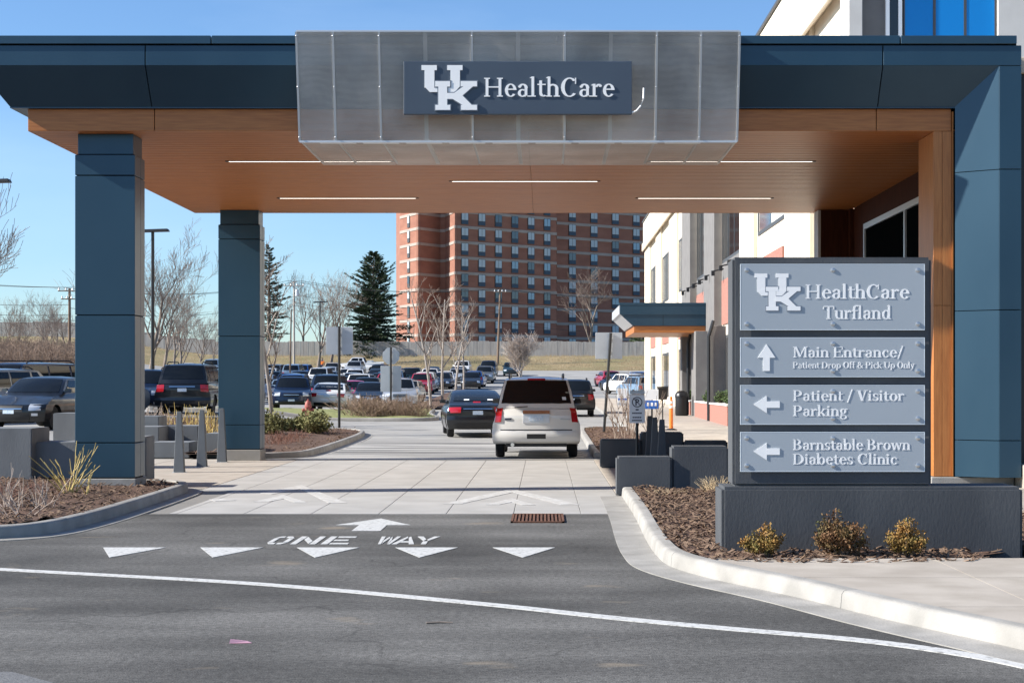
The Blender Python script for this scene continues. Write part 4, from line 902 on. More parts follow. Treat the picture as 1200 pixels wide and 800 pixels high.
# signs on posts, seen from behind
def sign_post(x, y, ztop, plates, label, lean=0, r=.045, oct_=None):
    z = G(x, y)+(.1); t = thing('sign_post', (x, y, z), label, 'sign post')
    MB().tube([(x, y, z-.3), (x+lean, y, ztop)], r, 8).build('post', 'black_paint', t, smooth=50)
    for (cx, z0, z1, w, kind) in plates:
        if kind == 'oct':
            c = ((z0+z1)/2); rr_ = w/2/math.cos(math.pi/8)
            MB().prism([(x+cx+rr_*math.cos(math.pi/8+i*math.pi/4), c+rr_*math.sin(math.pi/8+i*math.pi/4)) for i in range(8)], lambda p: (p[0], y+.075, p[1]), lambda p: (p[0], y+.06, p[1])).build('plate', 'sign_back', t)
        else: box_part('plate', 'sign_back', t, x+cx-w/2, y+.06, z0, x+cx+w/2, y+.072, z1, bevel=.004)
        for zz in (lerp(z0, z1, .25), lerp(z0, z1, .75)): box_part('clamp', 'steel', t, x+cx*0-.06+lean*.9, y+.02, zz-.02, x+.06+lean*.9, y+.058, zz+.02)
d = 55.5; sign_post(X(397.5, d), d, Zh(382, d), [(-.0, Zh(415, d), Zh(383, d), .92, 'sq')], 'black post with one square sign seen from behind on the mulch bed')
d = 73; sign_post(X(458, d), d, Zh(407, d), [(0, Zh(427, d), Zh(407, d), .75, 'oct'), (0, Zh(459, d), Zh(428.5, d), .93, 'sq')], 'black post with octagonal and square signs seen from behind in the brush')
d = 52; sign_post(X(707, d), d, Zh(390, d), [(.18, Zh(420.5, d), Zh(389.5, d), .86, 'sq')], 'leaning black post with one square sign seen from behind near the white SUV', lean=.24)
# no-parking sign
d = 32.6; x = X(746.5, d); t = thing('parking_sign', (x, d, 0), 'white no parking sign on a black post before the slate walls', 'sign')
MB().tube([(x, d, 0), (x, d, Zh(462, d))], .03, 8).build('post', 'black_paint', t, smooth=50)
box_part('plate', 'sign_white', t, x-.155, d-.05, Zh(495.5, d), x+.155, d-.035, Zh(462.5, d), bevel=.004)
box_part('top_plate', 'sign_back', t, x-.145, d-.05, Zh(461.5, d), x+.155, d-.035, Zh(457.5, d), bevel=.003)
zc = Zh(471, d); mb = MB()
for q in EL(0, 0, .105, .105, .018, .018, n=24): mb.prism([(x+p[0], zc+p[1]) for p in q], lambda p: (p[0], d-.05, p[1]), lambda p: (p[0], d-.0525, p[1]))
mb.build('ring', 'ink', t)
mb = MB()
for i, q in enumerate(RC(-.035, -.065, -.01, .065)+EL(-.01, .028, .05, .038, .024, .02, -90, 90)): mb.prism([(x+p[0], zc+p[1]) for p in q], lambda p: (p[0], d-.05, p[1]), lambda p: (p[0], d-.0528-i*.0002, p[1]))
mb.build('letter_p', 'ink', t)
mb = MB(); mb.prism([(x-.075, zc+.085), (x-.085, zc+.075), (x+.075, zc-.085), (x+.085, zc-.075)], lambda p: (p[0], d-.05, p[1]), lambda p: (p[0], d-.0545, p[1])); mb.build('slash', 'ink', t)
for zz, w in ((479, .03), (483, .1), (488, .09), (491.5, .1)):
    for k in range(5 if w > .05 else 1):
        a = x-w+k*(2*w/5) if w > .05 else x-.03; box_part('print', 'ink', t, a, d-.0515, Zh(zz+1.6, d), a+(2*w/5-.008 if w > .05 else .06), d-.0502, Zh(zz, d))
# accessible parking signs and stand
d = 50.5; x = X(764, d); t = thing('parking_sign', (x, d, G(x, d)+.15), 'white and blue accessible parking sign behind the bollards', 'sign')
MB().tube([(x, d, G(x, d)+.1), (x, d, Zh(458, d))], .03, 8).build('post', 'metal_dark', t)
box_part('plate', 'sign_white', t, x-.22, d-.05, Zh(468.5, d), x+.2, d-.035, Zh(456, d), bevel=.004); box_part('lower_plate', 'sign_blue', t, x-.22, d-.05, Zh(479, d), x+.2, d-.035, Zh(469, d), bevel=.004)
for k in range(3): box_part('print', 'letter_white', t, x-.16+.12*k, d-.054, Zh(475.5, d), x-.09+.12*k, d-.051, Zh(471.5, d))
d = 52.5; x = X(729.5, d); t = thing('sign_stand', (x, d, G(x, d)+.12), 'white sandwich board with a blue stripe on the planting island', 'sign stand')
box_part('board', 'sign_white', t, x-.16, d-.05, Zh(475, d), x+.16, d-.02, Zh(455, d), bevel=.004); box_part('stripe', 'sign_blue', t, x-.155, d-.054, Zh(468.5, d), x+.155, d-.051, Zh(466.5, d)); box_part('stripe', 'sign_back', t, x-.155, d-.054, Zh(473.5, d), x+.155, d-.051, Zh(472, d))
MB().box(x-.15, d-.02, G(x, d)+.05, x-.11, d+.3, G(x, d)+.16).box(x+.11, d-.02, G(x, d)+.05, x+.15, d+.3, G(x, d)+.16).tube([(x-.13, d-.03, Zh(475, d)+.02), (x-.13, d-.03, G(x, d)+.06)], .02).tube([(x+.13, d-.03, Zh(475, d)+.02), (x+.13, d-.03, G(x, d)+.06)], .02).build('feet', 'alu', t)
d = 56; x = X(776.5, d); t = thing('cart_basket', (x, d, G(x, d)+.15), 'dark wire basket on a thin stand near the orange post', 'basket')
MB().hexa([(x-.15,d-.12,Zh(468, d)),(x+.15,d-.12,Zh(468, d)),(x+.15,d+.12,Zh(468, d)),(x-.15,d+.12,Zh(468, d))], [(x-.19,d-.17,Zh(454, d)),(x+.19,d-.17,Zh(454, d)),(x+.19,d+.17,Zh(454, d)),(x-.19,d+.17,Zh(454, d))]).build('basket', 'black_paint', t, bevel=.02)
zg = G(x, d)+.15
MB().tube([(x, d, zg+.02), (x, d, Zh(468, d))], .025, 6).build('stand', 'black_paint', t); MB().lathe([(.2, 0), (.2, .02), (.05, .04)], 12, (x, d, zg)).build('foot', 'black_paint', t)
MB().tube([(x-.19, d-.17, Zh(454, d)+.02), (x+.19, d-.17, Zh(454, d)+.02), (x+.19, d+.17, Zh(454, d)+.02), (x-.19, d+.17, Zh(454, d)+.02), (x-.19, d-.17, Zh(454, d)+.02)], .02, 6).build('rim', 'metal_dark', t)
# orange delineator post
d = 53; x = X(786.5, d); zg = G(x, d)+.15; t = thing('delineator_post', (x, d, zg), 'bright orange delineator post on the clinic pavement', 'post')
MB().lathe([(.065, .03), (.06, .95), (.05, .99), (.03, 1.0), (.045, 1.03), (.045, 1.08), (.02, 1.1)], 14, (x, d, zg)).build('tube', 'orange', t, smooth=40)
for z0 in (.72, .86): MB().lathe([(.0655, z0), (.065, z0+.09)], 14, (x, d, zg)).build('reflective_band', 'reflector', t)
MB().lathe([(.2, 0), (.2, .02), (.12, .05), (.07, .06)], 8, (x, d, zg)).build('base', 'tyre', t)
# domed litter bin
d = 70.5; x = X(799, d); zg = G(x, d)+.15; t = thing('litter_bin', (x, d, zg), 'black domed litter bin beside the brick planters', 'bin')
MB().lathe([(.26, 0), (.29, .05), (.29, .78), (.31, .8), (.31, .84)], 18, (x, d, zg)).build('drum', 'black_paint', t, smooth=40)
MB().lathe([(.305, .842), (.29, .95), (.22, 1.04), (.1, 1.08), (.02, 1.09)], 18, (x, d, zg)).build('dome', 'black_paint', t, smooth=50)
box_part('flap', 'metal_dark', t, x-.13, d-.32, zg+.86, x+.13, d-.2, zg+.97, bevel=.01)
# fire hydrant
d = 66.2; x = X(361, d); zg = G(x, d); t = thing('fire_hydrant', (x, d, zg), 'faded red fire hydrant beside the white sedan', 'hydrant')
MB().lathe([(.17, 0), (.17, .06), (.13, .08), (.12, .5), (.15, .52), (.15, .58), (.13, .6), (.125, .68), (.09, .76), (.05, .8)], 14, (x, d, zg)).build('barrel', 'hydrant_red', t, smooth=40)
MB().lathe([(.03, .8), (.03, .86)], 6, (x, d, zg)).build('nut', 'hydrant_red', t)
MB().lathe([(.06, -.24), (.075, -.22), (.075, -.16), (.06, -.14), (.06, .14), (.075, .16), (.075, .22), (.06, .24)], 10, (x, d, zg+.42), 'x').build('side_caps', 'hydrant_red', t, smooth=40)
MB().lathe([(.085, -.22), (.095, -.2), (.095, -.14), (.08, -.1)], 12, (x, d, zg+.36), 'y').build('front_cap', 'hydrant_red', t, smooth=40)
# metal bench on the far bed
x0, x1, d = -11.4, -9.1, 45.5; zg = G(-10, d)+.1; t = thing('bench', (-10.2, d, zg), 'pale metal bench top among the yellow stems', 'bench')
for k in range(3): box_part('seat_slat', 'bench_metal', t, x0, d+k*.15, zg+.52, x1, d+k*.15+.12, zg+.56, bevel=.008)
for xx in (x0+.15, x1-.2): box_part('leg', 'bench_metal', t, xx, d+.03, zg-.2, xx+.05, d+.4, zg+.518, bevel=.006)

# ---------------------------------------------------------------- the site worker, far across the lot
d = 190; x = X(377.5, d); zg = G(x, d); t = thing('person', (x, d, zg), 'person in an orange vest and dark trousers standing by the white pickup', 'person')
def skin_body(name, V, E_, Rd, m_, parent, sub=1):
    me = bpy.data.meshes.new(name); me.from_pydata(V, E_, []); o = bpy.data.objects.new(name, me); COL.objects.link(o)
    md = o.modifiers.new('skin', 'SKIN'); 
    for i, sv in enumerate(me.skin_vertices[0].data): sv.radius = (Rd[i], Rd[i]*.8); sv.use_root = i == 0
    ms_ = o.modifiers.new('sub', 'SUBSURF'); ms_.levels = ms_.render_levels = sub
    dg = bpy.context.evaluated_depsgraph_get(); dg.update(); m2 = bpy.data.meshes.new_from_object(o.evaluated_get(dg)); bpy.data.objects.remove(o)
    m2.name = name; m2.materials.clear(); return link(name, m2, m_, parent)
V = [(0,0,.92),(0,0,1.15),(0,0,1.42),(0,0,1.52),(0,-.01,1.62),(0,-.01,1.76),(-.2,0,1.42),(-.26,0,1.13),(-.25,-.08,.88),(-.25,-.1,.8),(.2,0,1.42),(.27,.01,1.13),(.24,-.08,.9),(.24,-.1,.82),(-.1,0,.88),(-.12,0,.48),(-.12,.02,.08),(-.12,-.14,.04),(.1,0,.88),(.13,0,.48),(.15,.02,.08),(.16,-.14,.04)]
E_ = [(0,1),(1,2),(2,3),(3,4),(4,5),(2,6),(6,7),(7,8),(8,9),(2,10),(10,11),(11,12),(12,13),(0,14),(14,15),(15,16),(16,17),(0,18),(18,19),(19,20),(20,21)]
RD = [.16,.15,.17,.06,.10,.09,.075,.05,.042,.04,.075,.05,.042,.04,.10,.07,.05,.045,.10,.07,.05,.045]
skin_body('body', V, E_, RD, 'denim', t)
V2 = [(0,0,.95),(0,0,1.18),(0,0,1.46),(-.2,0,1.42),(.2,0,1.42),(-.25,0,1.2),(.26,0,1.2)]
skin_body('vest', V2, [(0,1),(1,2),(2,3),(2,4),(3,5),(4,6)], [.19,.18,.16,.10,.10,.075,.075], 'vest', t)
skin_body('head', [(0,-.012,1.55),(0,-.012,1.66),(0,-.012,1.75)], [(0,1),(1,2)], [.06,.105,.085], 'skin', t)
MB().lathe([(.115, 0), (.12, .03), (.1, .09), (.04, .12)], 12, (0, -.005, 1.74)).add([], []).mesh
link('cap', MB().lathe([(.115, 0), (.12, .03), (.1, .09), (.04, .12)], 12, (0, -.005, 1.735)).mesh('cap', smooth=60), 'hair', t)
# ---------------------------------------------------------------- vegetation
def grow_tree(rr, h, r, spread=.5, depth=5, n_child=3, up=.25, first=.25, jit=.18, shrink=.68, leader=True):
    """returns (thick, thin) lists of (points, radii)"""
    thick, thin = [], []
    def branch(p, d, L, r0, lev):
        pts = [p.copy()]; rad = [r0]; nseg = 4 if lev < 3 else 3; q = p.copy(); dd = d.copy()
        for i in range(nseg):
            dd = (dd+Vector((rr.uniform(-jit, jit), rr.uniform(-jit, jit), rr.uniform(-jit, jit)*.6+up*.12))).normalized()
            q = q+dd*(L/nseg); pts.append(q.copy()); rad.append(r0*(1-.62*(i+1)/nseg))
        (thick if lev <= 1 else thin).append((pts, rad))
        if lev >= depth: return
        nc = n_child+(2 if lev == 0 else 0)+rr.choice([0, 0, 1])
        for k in range(nc):
            t = lerp(first if lev == 0 else .25, 1.0, (k+rr.random()*.8)/nc); t = min(.98, t)
            i = min(nseg-1, int(t*nseg)); f_ = t*nseg-i; b0 = pts[i].lerp(pts[i+1], f_)
            a = rr.uniform(0, 6.283); perp = dd.cross(Vector((math.cos(a), math.sin(a), .3))).normalized()
            nd = (dd*(1-spread)+perp*spread+Vector((0, 0, up))).normalized()
            branch(b0, nd, L*shrink*rr.uniform(.75, 1.1)*(1.05-.35*t if lev == 0 else 1), max(.004, lerp(rad[i], rad[i+1], f_)*.62), lev+1)
    branch(Vector((0, 0, -.1)), Vector((rr.uniform(-.06, .06), rr.uniform(-.06, .06), 1)), h, r, 0)
    return thick, thin
def tree_meshes(seed, h, r, m1, m2, twig_min=.012, **k):
    rr = random.Random(seed); a, b = grow_tree(rr, h, r, **k); t, c = MB(), MB()
    for p, q in a: t.tube(p, q, 7, cap=False)
    for p, q in b: c.tube(p, [max(v, twig_min) for v in q], 3, cap=False)
    return t.mesh('trunk', smooth=70, fixn=False), c.mesh('crown', fixn=False), m1, m2
def put_tree(tm, x, y, label, cat='tree', group=None, s=1, rz=0, z=None, name='bare_tree'):
    t = thing(name, (x, y, G(x, y) if z is None else z), label, cat, group, rz); t.scale = (s, s, s)
    link('trunk', tm[0], tm[2], t); link('crown', tm[1], tm[3], t); return t
big = [tree_meshes(11+i, 7.4, .22, 'bark', 'twig', .011, spread=.44, depth=5, n_child=3, up=.26, first=.22, shrink=.70) for i in range(3)]
street = [tree_meshes(31+i, 5.6, .085, 'bark_pale', 'twig', .006, spread=.5, depth=3, n_child=6, up=.3, first=.3, shrink=.40, jit=.1) for i in range(2)]
multi = tree_meshes(51, 2.7, .10, 'bark_pale', 'twig_pale', .009, spread=.5, depth=4, n_child=6, up=.32, first=.05, shrink=.75)
for i, (y, lab) in enumerate(((93, 'slender bare street tree, nearest the brush island'), (104, 'slender bare street tree, second along the mulch strip from the brush island'), (118, 'slender bare street tree, third along the mulch strip from the brush island'), (131, 'slender bare street tree, farthest along the mulch strip from the brush island'))):
    put_tree(street[i % 2], -6.45, y, lab, group='street trees on the mulch strip', s=1.12+.08*(i % 2), rz=i*1.7, z=G(-6.45, y)+.1)
put_tree(multi, X(611, 152), 152, 'bushy bare multi-stemmed tree among the far parked cars', s=1.05)
put_tree(big[1], X(690, 222), 222, 'pale bare tree standing before the brick tower', s=.95, rz=.6)
lefty = [(174, 150, 1.15, 0), (190, 158, .9, 1), (210, 165, .72, 2), (232, 175, .6, 0), (247, 182, .5, 1), (203, 190, .75, 2), (160, 145, 1.05, 1), (22, 150, .55, 0), (50, 165, .6, 2), (66, 158, .62, 1), (6, 170, .55, 1), (80, 175, .55, 0)]
for i, (px, y, s, k) in enumerate(lefty):
    put_tree(big[k], X(px, y), y, 'tall bare grey tree above the fence between the two blue columns' if px > 100 else 'bare grey tree rising behind the brown brush bank', group='bare trees seen between the blue columns' if px > 100 else 'bare trees behind the brush bank', s=s, rz=i*2.1)
for i, (px, y, s, k) in enumerate(((372, 200, .85, 0), (388, 207, .95, 1), (357, 215, .8, 2), (398, 225, .8, 2))):
    put_tree(big[k], X(px, y), y, 'bare tree beside the dark green pine', group='bare trees beside the pine', s=s, rz=i*1.3)
put_tree(big[2], X(-52, 58), 58, 'large bare tree reaching its twigs in over the car park', s=.72, rz=2.4)
put_tree(street[0], X(320, 52), 52, 'staked young bare tree beside the far blue column', s=.95, rz=.4, z=G(X(320, 52), 52)+.1)
st_ = MB().tube([(X(310, 51.5), 51.5, .9), (X(327, 51.5), 51.5, .1)], .05, 8).build('tree_stake', 'sign_white'); o_loc(st_); tag(st_, 'pale slanting stake leaning against the young bare tree', 'stake')

def conifer(name, x, y, h, rad, label, m_, seed, gap=.0, droop=.12, dens=1.0):
    rr = random.Random(seed); z0 = G(x, y); t = thing(name, (x, y, z0), label, 'tree')
    tr = MB().tube([(x, y, z0-.2), (x+.05, y, z0+h*.5), (x, y, z0+h*.97)], [h*.022, h*.014, .03], 8); limbs = MB(); nd = MB()
    lev = int(h/.38)
    for i in range(lev):
        f_ = i/lev; zc = z0+h*(.08+.90*f_); 
        rl = rad*(1-f_)**.66*(.6+.55*rr.random())
        if gap and rr.random() < gap: rl *= .35
        nb = max(4, int((9-4*f_)*dens))
        for k in range(nb):
            a = rr.uniform(0, 6.283); L = rl*rr.uniform(.6, 1.12); 
            if L < .2: L = .2
            dx, dy = math.cos(a), math.sin(a); tilt = lerp(-.02, .75, f_)-droop*rr.random()
            pts = [Vector((x+dx*L*u, y+dy*L*u, zc+L*u*tilt-.16*L*u*u*(1-f_)+.12*L*u**3)) for u in (0, .33, .66, 1)]
            limbs.tube(pts, [.05*(1-f_)+.015, .035, .02, .008], 4, cap=False)
            nn = int(10+L*13)
            for q in range(nn):
                u = rr.uniform(.18, 1.03); seg = min(2, int(u*3)); p = pts[seg].lerp(pts[seg+1], u*3-seg)
                w = L*.22*(1-u*.55)*(1.1 if u < .9 else .5)
                side = rr.uniform(-1, 1); p = p+Vector((-dy*side*w, dx*side*w, rr.uniform(-.12, .10)))
                l_ = rr.uniform(.18, .38); out = Vector((dx*.8-dy*side*.8, dy*.8+dx*side*.8, rr.uniform(-.15, .55))).normalized()
                sd_ = out.cross(Vector((rr.uniform(-1, 1), rr.uniform(-1, 1), 1))).normalized()*rr.uniform(.05, .1)
                e = p+out*l_; nd.add([p-sd_, p+sd_, e+sd_*.4, e-sd_*.4], [(0, 1, 2, 3)])
                sd2 = out.cross(sd_).normalized()*.06
                nd.add([p-sd2, p+sd2, e], [(0, 1, 2)])
    tr.build('trunk', 'bark', t, smooth=60); limbs.build('limbs', 'bark', t, fixn=False); nd.build('crown', m_, t, fixn=False)
conifer('pine_tree', X(437.5, 217), 217, 14.2, 5.6, 'broad dark green pine standing beside the brick tower', 'needle', 5, droop=.3, dens=1.9)
conifer('pine_tree', X(315, 216), 216, 15.2, 3.7, 'ragged tall conifer with bare gaps beside the far blue column', 'needle_blue', 8, gap=.3, droop=.4, dens=.55)
conifer('pine_tree', X(752, 228), 228, 5.2, 2.6, 'low dark evergreen behind the fence beside the clinic', 'leaf_green', 9, dens=1.1)

def twig_clump(name, x, y, n, h, sp, m_, label, seed, r=.008, cat='shrub', z=None, curve=.25, group=None, fork=2, w=0.12):
    rr = random.Random(seed); z = G(x, y)+.12 if z is None else z; t = thing(name, (x, y, z), label, cat, group); mb = MB()
    for i in range(n):
        a = rr.uniform(0, 6.283); s = rr.random()**.6*sp; hh = h*rr.uniform(.5, 1.0)*(1-.25*(s/max(sp, .01))); bx, by = x+rr.uniform(-w, w), y+rr.uniform(-w, w)
        dx, dy = math.cos(a)*s, math.sin(a)*s; pts = []
        for k in range(6):
            u = k/5; pts.append((bx+dx*u**(1+curve)+rr.uniform(-.012, .012)*h, by+dy*u**(1+curve)+rr.uniform(-.012, .012)*h, z-.05+hh*u**(1-curve*.3)))
        mb.tube(pts, [r*(1-.12*k) for k in range(6)], 4, cap=False)
        for q in range(fork):
            k = rr.choice([2, 3, 4]); p = Vector(pts[k]); d_ = (Vector(pts[k+1])-p).normalized()+Vector((rr.uniform(-.6, .6), rr.uniform(-.6, .6), rr.uniform(0, .3))); L = hh*rr.uniform(.15, .35)
            mb.tube([p, p+d_.normalized()*L*.5, p+d_.normalized()*L+Vector((0, 0, L*.1))], [r*.7, r*.5, r*.35], 3, cap=False)
    mb.build('stems', m_, t, fixn=False); return t
twig_clump('dogwood_shrub', X(82, 23.6), 23.6, 17, .98, .55, 'twig_yellow', 'tall yellow-stemmed shrub in front of the big blue column', 3, r=.011, fork=1, w=.07)
twig_clump('dogwood_shrub', X(110, 23.5), 23.5, 3, .6, .75, 'twig_yellow', 'few sprawling yellow stems leaning across the big column', 4, r=.011, fork=1)
twig_clump('bare_shrub', X(14, 21), 21, 16, .62, .35, 'twig_pale', 'pale bare twiggy shrub on the mulch below the long seat wall', 6, r=.008)
twig_clump('bare_shrub', X(52, 21.2), 21.2, 12, .6, .4, 'twig_pale', 'thin pale bare shrub beside the yellow-stemmed shrub', 7, r=.007)
twig_clump('bare_shrub', X(20, 19.6), 19.6, 9, .45, .35, 'twig_pale', 'small pale bare shrub close to the rounded kerb corner', 9, r=.007)
twig_clump('bare_shrub', X(-20, 22.6), 22.6, 40, .42, .6, 'twig_red', 'dense reddish bare shrub at the foot of the long seat wall', 10, r=.005, w=.35)
twig_clump('bare_shrub', X(25, 23.2), 23.2, 40, .34, .5, 'twig_red', 'low reddish bare shrub against the long seat wall', 12, r=.005, w=.35)
for i, (px, y) in enumerate(((205, 44), (225, 45), (243, 44.2), (252, 45.4), (232, 43.4))):
    twig_clump('dogwood_shrub', X(px, y), y, 16, 1.15, .45, 'twig_yellow', 'yellow-stemmed shrub growing by the metal bench', 20+i, r=.012, group='yellow-stemmed shrubs by the bench', fork=1, w=.2)
for i, (px, y) in enumerate(((178, 43.5), (190, 44.5), (172, 45))):
    twig_clump('bare_shrub', X(px, y), y, 26, .95, .5, 'twig_pale', 'pale bare shrub growing above the highest grey block', 30+i, r=.009, group='bare shrubs above the grey blocks', w=.25)
for i, (px, y) in enumerate(((315, 41.5), (326, 42.2), (340, 43.5), (318, 44), (333, 45), (350, 46))):
    twig_clump('barberry_shrub', X(px, y), y, 46, .42, .42, 'twig_red', 'low reddish barberry shrub on the bed past the far column', 40+i, r=.006, group='reddish shrubs past the far column', w=.28)
for i, (px, y, h) in enumerate(((722, 44, 1.5), (732, 46, 1.9), (742, 43, 2.1), (752, 47, 2.2), (762, 41, 2.3), (768, 50, 2.2))):
    twig_clump('young_tree', X(px, y) if X(px, y) < 2.8 else 2.6, y, 5, h, .75, 'twig', 'thin leafless sapling on the planting island', 60+i, r=.012, group='saplings on the planting island', fork=5, cat='sapling', w=.05)
for i in range(9):
    rr = random.Random(i); px = 415+i*8.5; y = 71+rr.uniform(-1.5, 5)
    twig_clump('dry_brush', X(px, y), y, 110, .72+.4*rr.random(), 1.1, 'brush_dry', 'rounded mound of dry brown brush on the grass-edged island', 80+i, r=.010, group='dry brush mounds on the island', fork=3, w=.7)
twig_clump('straw_tuft', 1.95+.6, 24.2, 120, .34, .28, 'straw', 'pale dry grass tuft beside the taller slate wall', 101, r=.004, cat='grass tuft', fork=0, w=.12)
twig_clump('straw_tuft', 1.75, 23.6, 60, .16, .3, 'straw', 'small flattened dry grass tuft near the low slate wall', 102, r=.004, cat='grass tuft', fork=0, w=.15)
# brown brush bank at far left: uncountable
rr = random.Random(77); mb = MB()
for i in range(6500):
    y = rr.uniform(112, 150); px = rr.uniform(-70, 100); x = X(px, y); z = G(x, y); h = rr.uniform(1.6, 4.3)
    a = rr.uniform(0, 6.283); s = rr.uniform(.1, 1.1); p = Vector((x, y, z-.1)); q = Vector((x+math.cos(a)*s*.4, y+math.sin(a)*s*.4, z+h*.6)); e = Vector((x+math.cos(a)*s, y+math.sin(a)*s, z+h))
    mb.tube([p, q, e], [.035, .025, .012], 3, cap=False)
    for k in range(3):
        b = q.lerp(e, rr.random()); v = Vector((rr.uniform(-1, 1), rr.uniform(-1, 1), rr.uniform(.1, 1)))*rr.uniform(.3, .7); mb.tube([b, b+v], [.016, .008], 3, cap=False)
o = mb.build('brush_bank', 'brush_dry', fixn=False); tag(o, 'wide tangle of leafless brown brush on the bank behind the parked cars', 'brush', kind='stuff')
# grass blades on the near edge of the brush island and on the bank
rr = random.Random(5); mb = MB()
for i in range(22000):
    x = rr.uniform(-60, 20); y = rr.uniform(200.5, 213); z = G(x, y)-.02; h = rr.uniform(.06, .24)*(1+noise.noise(Vector((x*.3, y*.5, 0)))); a = rr.uniform(-.1, .1)
    mb.add([(x-.035, y, z-.03), (x+.035, y, z-.03), (x+a, y, z+h)], [(0, 1, 2)])
o = mb.build('dry_grass', 'straw', fixn=False); tag(o, 'dry tan grass covering the bank below the timber fence', 'grass', kind='stuff')

def leafy(name, x, y, r, h, n, m_, label, seed, group=None, leaf=.026, z=None, stems=22, spiky=0., cat='shrub', flat=1.0):
    rr = random.Random(seed); z = G(x, y)+.13 if z is None else z; t = thing(name, (x, y, z), label, cat, group); sm, lf = MB(), MB(); tips = []
    for i in range(stems):
        a = rr.uniform(0, 6.283); s = rr.random()**.5*r; hh = h*(1-.5*(s/r)**2)*rr.uniform(.75, 1.1+spiky*rr.random())
        p = [Vector((x+rr.uniform(-.02, .02), y+rr.uniform(-.02, .02), z-.05)), Vector((x+math.cos(a)*s*.6, y+math.sin(a)*s*.6, z+hh*.5)), Vector((x+math.cos(a)*s, y+math.sin(a)*s, z+hh))]
        sm.tube(p, [.008, .006, .003], 4, cap=False); tips.append(p)
    for i in range(n):
        p = rr.choice(tips); u = rr.uniform(.35, 1.03); q = p[0].lerp(p[1], u*2) if u < .5 else p[1].lerp(p[2], u*2-1)
        q = q+Vector((rr.gauss(0, 1), rr.gauss(0, 1), rr.gauss(0, .7)*flat))*r*.13
        d_ = Vector((rr.uniform(-1, 1), rr.uniform(-1, 1), rr.uniform(-.1, 1.3))).normalized(); w = d_.cross(Vector((rr.uniform(-1, 1), rr.uniform(-1, 1), rr.uniform(-1, 1)))).normalized()
        L = leaf*rr.uniform(.7, 1.3); lf.add([q, q+d_*L*.5+w*L*.3, q+d_*L, q+d_*L*.5-w*L*.3], [(0, 1, 2, 3)])
    sm.build('stems', 'twig', t, fixn=False); lf.build('leaves', m_, t, fixn=False); return t
leafy('boxwood_shrub', X(896, 15.1), 15.1, .20, .25, 3000, 'leaf_gold', 'smallest golden shrub, nearest the mulch end of the slate plinth', 1, spiky=.15)
leafy('boxwood_shrub', X(986, 15.1), 15.1, .235, .36, 5200, 'leaf_rust', 'darkest and fullest rust-tinged shrub in front of the slate plinth', 2, spiky=.12)
leafy('boxwood_shrub', X(1062, 15.1), 15.1, .20, .29, 3600, 'leaf_gold', 'golden-leaved shrub beside the bare end of the slate plinth', 3, spiky=.15)
for i, (px, y, r, h) in enumerate(((316, 47.6, .55, .7), (303, 47, .5, .55), (325, 49.5, .45, .5), (352, 50, .5, .6), (364, 51, .6, .75), (371, 49.4, .5, .5), (345, 52, .5, .4))):
    leafy('juniper_shrub', X(px, y), y, r, h, 1500, 'juniper', 'olive green juniper shrub on the bed past the far column', 10+i, group='junipers on the bed past the far column', leaf=.09, stems=24)
for i, (y, z) in enumerate(((58.5, .95), (61.5, .95), (66, .95), (74, .95))):
    leafy('planter_shrub', 6.72, y, .24, .5, 900, 'leaf_green', 'small green shrub growing in a brick planter of the clinic', 30+i, group='shrubs in the brick planters', leaf=.07, z=z)

# ---------------------------------------------------------------- vehicles
KIND = {
 'sedan':     dict(L=4.8, W=1.84, H=1.46, nose=.70, cowl=.98, deck=1.04, tail=.98, cs=1.35, ws=2.05, rs=3.35, ds=4.25, wf=.92, wr=3.75, r=.33),
 'coupe':     dict(L=4.9, W=1.86, H=1.48, nose=.72, cowl=1.0, deck=1.08, tail=1.02, cs=1.40, ws=2.15, rs=3.25, ds=4.45, wf=.95, wr=3.80, r=.34),
 'hatchback': dict(L=4.3, W=1.78, H=1.52, nose=.76, cowl=1.02, deck=1.05, tail=1.0, cs=1.15, ws=1.85, rs=3.7, ds=4.22, wf=.85, wr=3.4, r=.32),
 'crossover': dict(L=4.6, W=1.86, H=1.70, nose=.88, cowl=1.10, deck=1.12, tail=1.08, cs=1.25, ws=1.85, rs=4.05, ds=4.48, wf=.9, wr=3.6, r=.36),
 'SUV':       dict(L=5.1, W=1.98, H=1.90, nose=1.0, cowl=1.22, deck=1.22, tail=1.18, cs=1.45, ws=2.0, rs=4.72, ds=5.0, wf=1.0, wr=3.95, r=.39),
 'pickup':    dict(L=5.9, W=2.0, H=1.88, nose=1.0, cowl=1.2, deck=1.2, tail=1.18, cs=1.55, ws=2.15, rs=3.55, ds=3.85, wf=1.05, wr=4.65, r=.39),
}
CARS = {}
